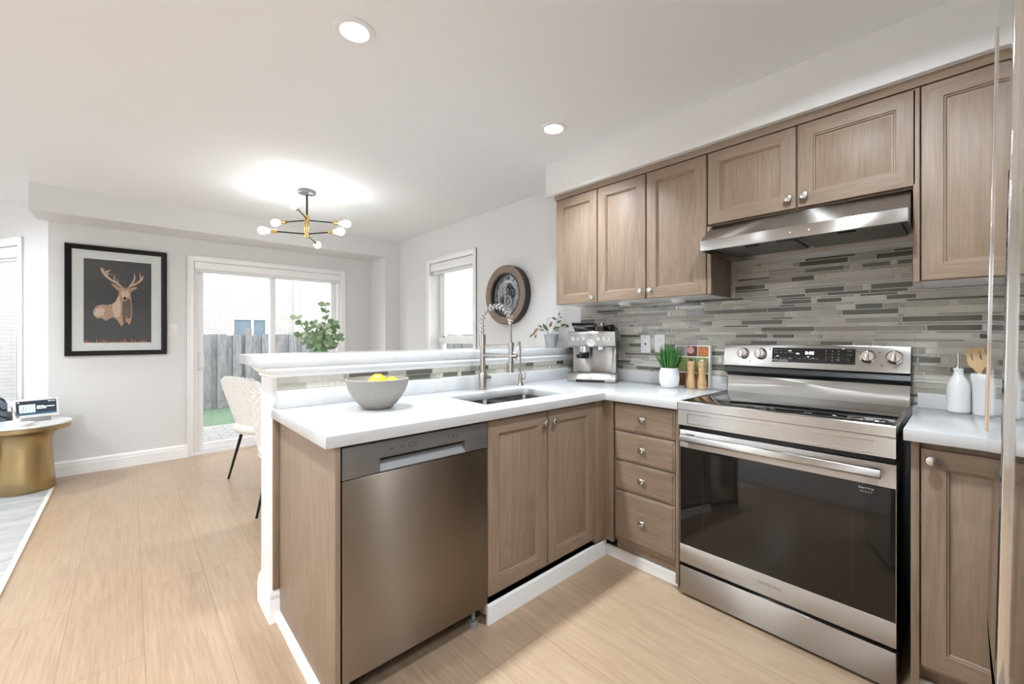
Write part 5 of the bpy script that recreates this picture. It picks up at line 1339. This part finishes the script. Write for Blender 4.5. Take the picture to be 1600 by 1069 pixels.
mb.cyl((0.098, 0.222, 0.0003), (0.098, 0.222, 0.0007), 0.021, seg=24, m=4, T=TBo)
for u in range(13): mb.box(0.018 + u * 0.0145, 0.0195 + u * 0.0145, 0.098, 0.172, 0.0003, 0.0006, m=5, T=TBo)
mb.build('cover_photos', ['food1', 'food2', 'food3', 'food4', 'pink', 'paper'], cv)

# ------------------------------------------------------------------ espresso machine
ez = CZ1
nf = Vector((-0.896, -0.443, 0)).normalized()
rz = math.atan2(nf.y, nf.x) + PI / 2                        # local -y faces the front
c0 = Vector((2.257, 1.6835, 0)) - nf * 0.135
t = thing('espresso_machine', 'stainless espresso machine with round dial in the counter corner', 'coffee machine', (c0.x, c0.y, ez), rz)
E_ = TR(c0.x, c0.y, ez, rz)
W2 = 0.160; F = -0.135; BK = 0.125
mb = MB()
mb.box(-W2 + 0.012, W2 - 0.012, -0.01, BK, 0.03, 0.245, 0.004, T=E_)
mb.build('body', 'steel', t)
MB().prism([(F, 0.002), (F - 0.006, 0.020), (F + 0.006, 0.056), (BK, 0.058), (BK, 0.002)], -W2, W2, T=E_ @ YZ, bev=0.003).build('drip_base', 'steel', t)
MB().box(-0.10, 0.09, F - 0.0075, F - 0.003, 0.002, 0.016, 0.001, T=E_).build('drip_slot', 'black', t)
mb = MB()
for k in range(10): mb.box(-0.12, 0.12, F + 0.014 + k * 0.011, F + 0.020 + k * 0.011, 0.058, 0.061, T=E_)
mb.build('drip_grate', 'chrome', t)
MB().box(-0.135, 0.135, -0.0135, -0.0095, 0.062, 0.225, 0.001, T=E_).build('splash_plate', 'steel', t)
hd = MB().prism([(F + 0.018, 0.243), (F - 0.004, 0.330), (F + 0.006, 0.340), (BK, 0.340), (BK, 0.235), (F + 0.03, 0.235)], -W2 + 0.002, W2 - 0.002, T=E_ @ YZ, bev=0.004).build('head', 'steel', t)
fs = Vector((0, -0.022, 0.087)).normalized()
Te = E_ @ frame((0, F + 0.018, 0.243), (1, 0, 0), fs)
for u in (-0.122, -0.088, -0.055, 0.046, 0.082, 0.117):
    b = MB().lathe([(0.0135, 0), (0.0135, 0.003), (0.012, 0.004), (0.0, 0.0045)], 20, T=Te @ Matrix.Translation((u, 0.048, 0))).build('button', 'chrome', hd)
MB().lathe([(0.0, 0.005), (0.0255, 0.005), (0.0265, 0.009), (0.030, 0.009), (0.031, 0.0), (0.0, 0.0)], 32, T=Te @ Matrix.Translation((-0.003, 0.024, 0))).build('gauge', 'chrome', hd)
MB().cyl((-0.003, 0.024, 0.005), (-0.003, 0.024, 0.0056), 0.0245, seg=32, T=Te).build('gauge_face', 'paper', hd)
MB().box(-0.004, -0.002, 0.020, 0.044, 0.0056, 0.0062, T=Te @ Matrix.Translation((-0.003, 0.024, 0)) @ Matrix.Rotation(R(40), 4, 'Z') @ Matrix.Translation((0.003, -0.024, 0))).build('gauge_needle', 'darkmark', hd)
lettering('brand_lettering', 'Breville', 0.0125, Te @ Matrix.Translation((-0.003, 0.072, 0.0006)), 'darkmark', hd)
lettering('small_lettering', 'the Barista Express', 0.0055, Te @ Matrix.Translation((0.065, 0.012, 0.0006)), 'mark', hd)
# group head and portafilter
mb = MB().cyl((-0.055, -0.075, 0.238), (-0.055, -0.075, 0.205), 0.037, seg=28, T=E_); mb.cyl((-0.055, -0.075, 0.205), (-0.055, -0.075, 0.196), 0.034, seg=28, T=E_)
mb.cyl((0.052, -0.075, 0.238), (0.052, -0.075, 0.216), 0.034, 0.028, seg=28, T=E_)
mb.build('group_head', 'chrome', t)
pf = MB().cyl((-0.055, -0.075, 0.198), (-0.055, -0.075, 0.170), 0.035, 0.030, seg=28, T=E_).build('portafilter', 'blackmetal', t)
MB().tube([(-0.055, -0.10, 0.188), (-0.06, -0.15, 0.182), (-0.068, -0.215, 0.176)], [0.010, 0.013, 0.0145], 14, T=E_).build('handle', 'blackplastic', pf)
MB().box(-0.085, -0.025, -0.09, -0.06, 0.155, 0.172, 0.004, T=E_).build('twin_spout', 'blackmetal', pf)
MB().tube([(0.140, -0.06, 0.235), (0.143, -0.075, 0.20), (0.140, -0.07, 0.14), (0.128, -0.07, 0.082)], 0.0045, 10, T=E_).cyl((0.148, -0.072, 0.185), (0.148, -0.072, 0.150), 0.0105, seg=14, T=E_).build('steam_wand', 'chrome', t)
MB().cyl((0.158, 0.0, 0.30), (0.178, 0.0, 0.30), 0.024, seg=24, T=E_).build('steam_dial', 'grey', t)
MB().tube([(-0.135, -0.085, 0.225), (-0.15, -0.10, 0.222), (-0.165, -0.085, 0.226)], 0.006, 8, T=E_).build('hot_water_spout', 'blackmetal', t)
# hopper and things on top
mb = MB().prism([(-0.145, 0.340), (0.0, 0.340), (0.008, 0.386), (0.008, 0.395), (-0.155, 0.395), (-0.155, 0.386)], -0.045, 0.105, T=E_ @ XZ @ Matrix.Identity(4)) if False else MB()
tb = bmesh.new(); r_ = []
for (x0, x1, y0, y1, z) in ((-0.13, -0.02, -0.03, 0.09, 0.3405), (-0.148, 0.004, -0.05, 0.112, 0.385), (-0.150, 0.006, -0.052, 0.114, 0.399), (-0.142, 0.0, -0.046, 0.108, 0.402)):
    r_.append([tb.verts.new(p) for p in ((x0, y0, z), (x1, y0, z), (x1, y1, z), (x0, y1, z))])
tb.faces.new(r_[0][::-1]); tb.faces.new(r_[-1])
for a, b in zip(r_, r_[1:]):
    for i in range(4): tb.faces.new((a[i], a[(i + 1) % 4], b[(i + 1) % 4], b[i]))
bmesh.ops.recalc_face_normals(tb, faces=list(tb.faces)); mb._merge(tb, 0, E_); mb.build('bean_hopper', 'blackglass', t)
o = tag(MB().cyl((0.055, -0.02, 0.3405), (0.055, -0.02, 0.372), 0.029, seg=24, T=E_).cyl((0.055, -0.02, 0.372), (0.055, -0.02, 0.398), 0.012, 0.017, seg=16, m=1, T=E_).build('coffee_tamper', ['blackplastic', 'chrome']), 'black and chrome coffee tamper on top of the espresso machine', 'tamper')
o = tag(MB().cyl((0.125, -0.035, 0.364), (0.075, 0.055, 0.364), 0.0235, seg=24, T=E_).cyl((0.125, -0.035, 0.364), (0.128, -0.040, 0.364), 0.0235, 0.018, seg=24, T=E_).build('tamper_handle', ['blackplastic']), 'black cylindrical tool lying on top of the espresso machine at the right', 'tool')

# ------------------------------------------------------------------ soap bottle, crock, spatulas
sx, sy = 2.462, 0.018
t = thing('soap_dispenser', 'white embossed ceramic bottle with metal pump right of the range', 'bottle', (sx, sy, CZ1))
tb = bmesh.new(); seg = 60; rings = []
prof = [(0.040, 0.0005), (0.0475, 0.003), (0.0485, 0.010)] + [(0.0487, 0.012 + 0.0085 * k) for k in range(11)] + [(0.0475, 0.108), (0.043, 0.122), (0.033, 0.138), (0.024, 0.148), (0.0205, 0.158), (0.0205, 0.172), (0.0225, 0.175), (0.0205, 0.179)]
prof = [(r * 0.70, z) for r, z in prof]
for k, (r, z) in enumerate(prof):
    d = 0.0010 if 2 < k < 13 else 0
    rings.append([tb.verts.new((sx + (r + (d if (i // 2 + k) % 2 else -d * .3)) * math.cos(2 * PI * i / seg), sy + (r + (d if (i // 2 + k) % 2 else -d * .3)) * math.sin(2 * PI * i / seg), CZ1 + z)) for i in range(seg)])
tb.faces.new(rings[0][::-1]); tb.faces.new(rings[-1])
for a, b in zip(rings, rings[1:]):
    for i in range(seg): tb.faces.new((a[i], a[(i + 1) % seg], b[(i + 1) % seg], b[i]))
bmesh.ops.recalc_face_normals(tb, faces=list(tb.faces)); mb = MB(); mb._merge(tb, 0); mb.build('bottle', 'ceramic', t, angle=70)
p = MB().cyl((sx, sy, CZ1 + 0.1785), (sx, sy, CZ1 + 0.186), 0.0105, seg=20).cyl((sx, sy, CZ1 + 0.186), (sx, sy, CZ1 + 0.236), 0.0042, seg=14).build('pump', 'nickel', t)
MB().box(sx - 0.004, sx + 0.050, sy - 0.005, sy + 0.005, CZ1 + 0.232, CZ1 + 0.241, 0.002).build('nozzle', 'nickel', p)
kx, ky = 2.460, -0.056
t = thing('utensil_crock', 'tall white ceramic crock half hidden by the fridge edge', 'crock', (kx, ky, CZ1))
MB().lathe([(r_ * 0.72, z_) for r_, z_ in ((0, 0.0005), (0.050, 0.0005), (0.053, 0.004), (0.0535, 0.130), (0.058, 0.136), (0.0595, 0.150), (0.058, 0.160), (0.053, 0.162), (0.050, 0.158), (0.049, 0.02), (0, 0.02))], 40, T=Matrix.Translation((kx, ky, CZ1))).build('jar', 'ceramic', t)
def spatula(y, x, rz, tilt, lab, slots=True):
    t = thing('wooden_spatula', lab, 'spatula', (x, y, CZ1 + 0.025), 0, 'wooden spatulas in the crock')
    T = Matrix.Translation((x, y, CZ1 + 0.025)) @ Matrix.Rotation(rz, 4, 'Z') @ Matrix.Rotation(tilt, 4, 'Y') @ XZ
    mb = MB()
    mb.prism([(-0.006, 0), (0.006, 0), (0.0065, 0.145), (-0.0065, 0.145)], -0.004, 0.004, T=T, bev=0.0015)
    us = [-0.026, -0.014, -0.009, 0.009, 0.014, 0.026]; vs = [0.175, 0.190, 0.225, 0.240]
    mb.slab(us, vs, lambda i, j: not (slots and j == 1 and i in (1, 3)), -0.003, 0.003, T=T)
    mb.prism([(-0.0065, 0.145), (0.0065, 0.145), (0.026, 0.175), (-0.026, 0.175)], -0.003, 0.003, T=T)
    mb.build('blade', 'spoonwood', t)
spatula(-0.058, 2.455, R(90), R(8), 'slotted wooden spatula leaning left in the white crock')
spatula(-0.062, 2.472, R(98), R(-7), 'slotted wooden spatula standing behind in the white crock')

# ------------------------------------------------------------------ fridge
FRX0, FRX1, FRY = 0.295, 1.200, -0.0315
XM = 0.748
t = thing('refrigerator', 'tall stainless refrigerator cut off at the right edge of the photo', 'fridge', (0.75, -0.44, 0), 0)
TF = Matrix.Translation((0, FRY, 1.2241)) @ Matrix.Rotation(R(1.0), 4, 'X') @ Matrix.Translation((0, -FRY, -1.2241))
MB().box(FRX0 + 0.012, FRX1 - 0.012, FRY - 0.72, FRY - 0.085, 0.03, 1.765, 0.004, T=TF).build('cabinet', 'grey', t)
M['fridge'] = brushed('polished fridge steel', (0.60, 0.585, 0.57), 0.07, 0.3, 0.25)
def fdoor(name, x0, x1, z0, z1, bow=0.002, dy=0.0, r=0.016):
    poly = []; n = 16
    for k in range(7): a = R(180 - 15 * k); poly.append((x0 + r + r * math.cos(a), FRY - r + r * math.sin(a)))
    for k in range(1, n): f = k / n; poly.append((x0 + r + (x1 - x0 - 2 * r) * f, FRY + bow * math.sin(PI * f)))
    for k in range(7): a = R(90 - 15 * k); poly.append((x1 - r + r * math.cos(a), FRY - r + r * math.sin(a)))
    poly += [(x1, FRY - 0.075), (x0, FRY - 0.075)]; poly = [(a, b + dy) for a, b in poly]
    return MB().prism(poly, z0, z1, T=TF).build(name, 'fridge', t, angle=50)
dA = fdoor('door', XM + 0.002, FRX1, 0.808, 1.80, r=0.002); fdoor('door', FRX0, XM - 0.002, 0.808, 1.80, 0.003, dy=-0.0055, r=0.003)
MB().box(1.180, 1.196, FRY - 0.001, FRY + 0.0034, 1.045, 1.795, 0.001, T=TF).build('glint_strip', 'chrome', dA); dC = fdoor('freezer_drawer', FRX0, FRX1, 0.07, 0.796)  # thin chrome strip added to mirror the white walls as a bright vertical line
MB().box(FRX0 + 0.02, FRX1 - 0.02, FRY - 0.12, FRY - 0.09, 0.0, 0.05).build('toe_grille', 'black', t)

# ------------------------------------------------------------------ dining set
t = thing('dining_table', 'round white dining table on black pedestal behind the bar', 'table', (TX, TY, 0))
MB().lathe([(0, 0.728), (0.485, 0.728), (0.50, 0.736), (0.50, 0.746), (0.494, 0.7515), (0, 0.7515)], 64, T=Matrix.Translation((TX, TY, 0))).build('tabletop', 'marble', t)
MB().lathe([(0, 0.0), (0.22, 0.0), (0.225, 0.012), (0.10, 0.03), (0.045, 0.08), (0.035, 0.30), (0.035, 0.60), (0.07, 0.70), (0.12, 0.727), (0, 0.727)], 40, T=Matrix.Translation((TX, TY, 0))).build('pedestal', 'blackmetal', t)

def make_chair(loc, rz, label):
    t = thing('dining_chair', label, 'chair', loc, rz, 'white quilted dining chairs')
    # local: faces +y
    def cushion(f, g):
        a = f * 2 * PI; return (0, 0, 0)
    def ring(t_, s, z, y0=0.0):
        out = []
        for k in range(32):
            a = 2 * PI * k / 32; c, sn = math.cos(a), math.sin(a)
            out.append(t_.verts.new((0.235 * s * abs(c) ** 0.55 * (1 if c >= 0 else -1), y0 + 0.23 * s * abs(sn) ** 0.55 * (1 if sn >= 0 else -1), z)))
        return out
    tb = bmesh.new(); rg = [ring(tb, 0.90, 0.400), ring(tb, 0.98, 0.412), ring(tb, 1.0, 0.44), ring(tb, 0.97, 0.468), ring(tb, 0.86, 0.478)]
    tb.faces.new(rg[0][::-1]); tb.faces.new(rg[-1])
    for a, b in zip(rg, rg[1:]):
        for i in range(32): tb.faces.new((a[i], a[(i + 1) % 32], b[(i + 1) % 32], b[i]))
    bmesh.ops.recalc_face_normals(tb, faces=list(tb.faces)); mb = MB(); mb._merge(tb, 0); mb.build('seat', 'leather', t, world=False, angle=60)
    def bk(u, v):
        s = 2 * u - 1; z = 0.405 + 0.475 * v
        w = (0.232 + 0.016 * math.sin(PI * min(1, v * 1.1))) * (1 if v < 0.86 else math.sqrt(max(0, 1 - ((v - 0.86) / 0.14) ** 2 * 0.28)))
        y = -0.20 - 0.125 * v ** 1.15 + 0.085 * s * s * (1 - 0.55 * v)
        if v > 0.9: z -= 0.02 * s * s * (v - 0.9) / 0.1
        d = ((s * 5 + v * 7) % 1.0, (s * 5 - v * 7) % 1.0)
        q = 0.0045 * math.sqrt(math.sin(PI * d[0]) * math.sin(PI * d[1]))
        return (s * w, y - q, z)
    mb = MB(); mb.grid(bk, 110, 100, thick=0.034); b = mb.build('backrest', 'leather', t, world=False, angle=80)
    mb = MB(); pts = [(-0.235, -0.12, 0.405), (-0.20, -0.19, 0.402), (0, -0.215, 0.40), (0.20, -0.19, 0.402), (0.235, -0.12, 0.405)]
    mb.tube(pts, 0.005, 8); mb.build('piping', 'leather', t, world=False)
    mb = MB(); mb.box(-0.16, 0.16, -0.15, -0.125, 0.378, 0.399, 0.002); mb.box(-0.16, 0.16, 0.125, 0.15, 0.378, 0.399, 0.002); mb.box(-0.16, -0.135, -0.15, 0.15, 0.378, 0.399, 0.002); mb.box(0.135, 0.16, -0.15, 0.15, 0.378, 0.399, 0.002)
    mb.build('seat_frame', 'blackmetal', t, world=False)
    for sx_ in (-1, 1):
        for sy_ in (-1, 1):
            MB().tube([(0.15 * sx_, 0.14 * sy_, 0.392), (0.215 * sx_, 0.215 * sy_, 0.0)], [0.013, 0.008], 12).build('leg', 'blackmetal', t, world=False)
    return t
make_chair((0.90, 4.15, 0), R(-66), 'white quilted dining chair in full view before the sliding door')
make_chair((0.915, 3.290, 0), R(-30), 'white quilted dining chair mostly hidden behind the peninsula post')

# ------------------------------------------------------------------ living room corner
t = tag(MB().box(-3.3, -0.462, 2.2, 5.09, 0.0, 0.010, 0.002).box(-0.475, -0.450, 2.2, 5.09, 0.0, 0.0108, 0.002, m=1).box(-3.3, -0.462, 5.075, 5.10, 0.0, 0.0108, 0.002, m=1).build('area_rug', ['rug', 'rugedge']), 'grey and cream woven rug under the gold side table', 'rug')
sx0, sy0 = -0.605, 5.00
t = thing('side_table', 'round side table with white marble top and brushed gold pedestal', 'table', (sx0, sy0, 0.0108))
TS = Matrix.Translation((sx0, sy0, 0.0108))
MB().lathe([(0, 0.0), (0.160, 0.0), (0.161, 0.004), (0.154, 0.10), (0.144, 0.25), (0.138, 0.34), (0.140, 0.395), (0.152, 0.430), (0.178, 0.458), (0.215, 0.474), (0.225, 0.476), (0, 0.476)], 64, T=TS).build('pedestal', 'gold', t)
MB().lathe([(0, 0.475), (0.238, 0.475), (0.244, 0.481), (0.244, 0.508), (0.240, 0.511), (0, 0.511)], 64, T=TS).build('rim', 'gold', t)
MB().lathe([(0, 0.5112), (0.248, 0.5112), (0.252, 0.515), (0.252, 0.522), (0.248, 0.526), (0, 0.526)], 64, T=TS).build('tabletop', 'marble', t)
tz = 0.0108 + 0.5262
# smart display
sd = (-0.560, 5.075, tz); srz = R(14)
t = thing('smart_display', 'white smart display with lit dark screen on the side table', 'display', sd, srz)
SD = TR(*sd, srz)
MB().prism([(-0.05, 0.0), (0.055, 0.0), (0.045, 0.020), (0.030, 0.055), (0.0, 0.055), (-0.03, 0.020)], -0.075, 0.075, T=SD @ YZ, bev=0.004).build('stand', 'grey', t)
scn = SD @ Matrix.Translation((0, -0.02, 0.032)) @ Matrix.Rotation(R(-12), 4, 'X') @ frame((0, 0, 0), (1, 0, 0), (0, 0, 1))
b = MB().box(-0.125, 0.125, 0, 0.150, -0.012, 0, 0.004, 3, T=scn).build('bezel', 'white', t)
s_ = MB().box(-0.109, 0.109, 0.022, 0.134, -0.001, 0.0004, T=scn).build('screen', 'screen', t)
MB().box(-0.109, 0.109, 0.022, 0.038, 0.0004, 0.0006, T=scn).build('screen_band', 'screenblue', s_)
MB().box(-0.092, -0.008, 0.042, 0.104, 0.0004, 0.0008, T=scn).build('screen_card', 'screenwhite', s_)
mb = MB()
for k in range(6):
    for j in range(2): mb.box(-0.084 + k * 0.012, -0.079 + k * 0.012, 0.050 + 0.025 * j + 0.002 * (k % 2), 0.066 + 0.025 * j + 0.004 * (k % 3), 0.0008, 0.0010, T=scn)
mb.build('card_bars', 'screenteal', s_)
mb = MB(); mb.box(0.0, 0.040, 0.088, 0.091, 0.0004, 0.0008, T=scn).box(0.0, 0.098, 0.078, 0.084, 0.0004, 0.0008, T=scn).box(0.0, 0.052, 0.066, 0.072, 0.0004, 0.0008, T=scn).box(0.062, 0.080, 0.121, 0.125, 0.0004, 0.0008, T=scn).box(0.084, 0.102, 0.121, 0.125, 0.0004, 0.0008, T=scn).box(-0.100, -0.092, 0.120, 0.127, 0.0004, 0.0008, T=scn)
mb.build('screen_text', 'screenwhite', s_)
MB().cyl((0.095, 0.142, 0), (0.095, 0.142, 0.0005), 0.003, seg=12, T=scn).build('camera', 'black', t)
# small dish and reed diffuser
dx_, dy_ = -0.600, 4.845
t = thing('trinket_dish', 'small white dish with a side lip on the marble side table', 'dish', (dx_, dy_, tz))
MB().lathe([(0, 0.0003), (0.030, 0.0003), (0.042, 0.010), (0.052, 0.026), (0.049, 0.026), (0.038, 0.012), (0.0, 0.008)], 36, T=Matrix.Translation((dx_, dy_, tz))).build('dish', 'ceramic', t)
rx_, ry_ = -0.640, 4.905
t = thing('reed_diffuser', 'tiny white vase with dried sprigs behind the white dish', 'vase', (rx_, ry_, tz))
MB().lathe([(0, 0.0003), (0.022, 0.0003), (0.026, 0.02), (0.022, 0.045), (0.012, 0.055), (0.010, 0.055), (0.0, 0.05)], 24, T=Matrix.Translation((rx_, ry_, tz))).build('vase', 'ceramic', t)
mb = MB()
for a, b_ in ((0.02, 0.03), (-0.025, 0.01), (0.05, -0.01), (-0.01, -0.02)): mb.tube([(rx_, ry_, tz + 0.05), (rx_ + a * 0.5, ry_ + b_ * 0.5, tz + 0.09), (rx_ + a, ry_ + b_, tz + 0.115)], 0.0018, 6)
leaf(mb, (rx_ - 0.025, ry_ + 0.01, tz + 0.10), (-0.1, 0, 1), 0.05, 0.016, 0.1, up=-fw3); leaf(mb, (rx_ + 0.02, ry_ + 0.03, tz + 0.11), (0.6, 0, 1), 0.03, 0.010, 0.1, up=-fw3)
mb.build('sprigs', 'stem', t)
# armchair in the bay
ax_, ay_ = -1.245, 5.76
t = thing('armchair', 'blue-grey patterned armchair at the left edge behind the side table', 'chair', (ax_, ay_, 0), R(-61))
AT = TR(ax_, ay_, 0, R(-61))
MB().box(-0.38, 0.38, -0.36, 0.30, 0.20, 0.32, 0.03, 3, T=AT).build('base', 'navy', t)
MB().box(-0.27, 0.27, -0.38, 0.18, 0.32, 0.46, 0.045, 4, T=AT).build('seat_cushion', 'fabric', t)
MB().box(-0.38, 0.38, 0.16, 0.34, 0.26, 0.70, 0.07, 4, T=AT).build('backrest', 'fabric', t)
for s in (-1, 1): MB().box(0.27 * s, 0.40 * s, -0.36, 0.26, 0.24, 0.62, 0.055, 4, T=AT).build('armrest', 'fabric', t)
for sx_ in (-1, 1):
    for sy_ in (-1, 1): MB().cyl((0.33 * sx_, 0.28 * sy_, 0.21), (0.37 * sx_, 0.33 * sy_, 0.0), 0.018, 0.011, seg=12, T=AT).build('leg', 'blackmetal', t)
for o in SC.objects: 
    if o.name.startswith('tmp'): bpy.data.objects.remove(o)
bpy.context.view_layer.update()
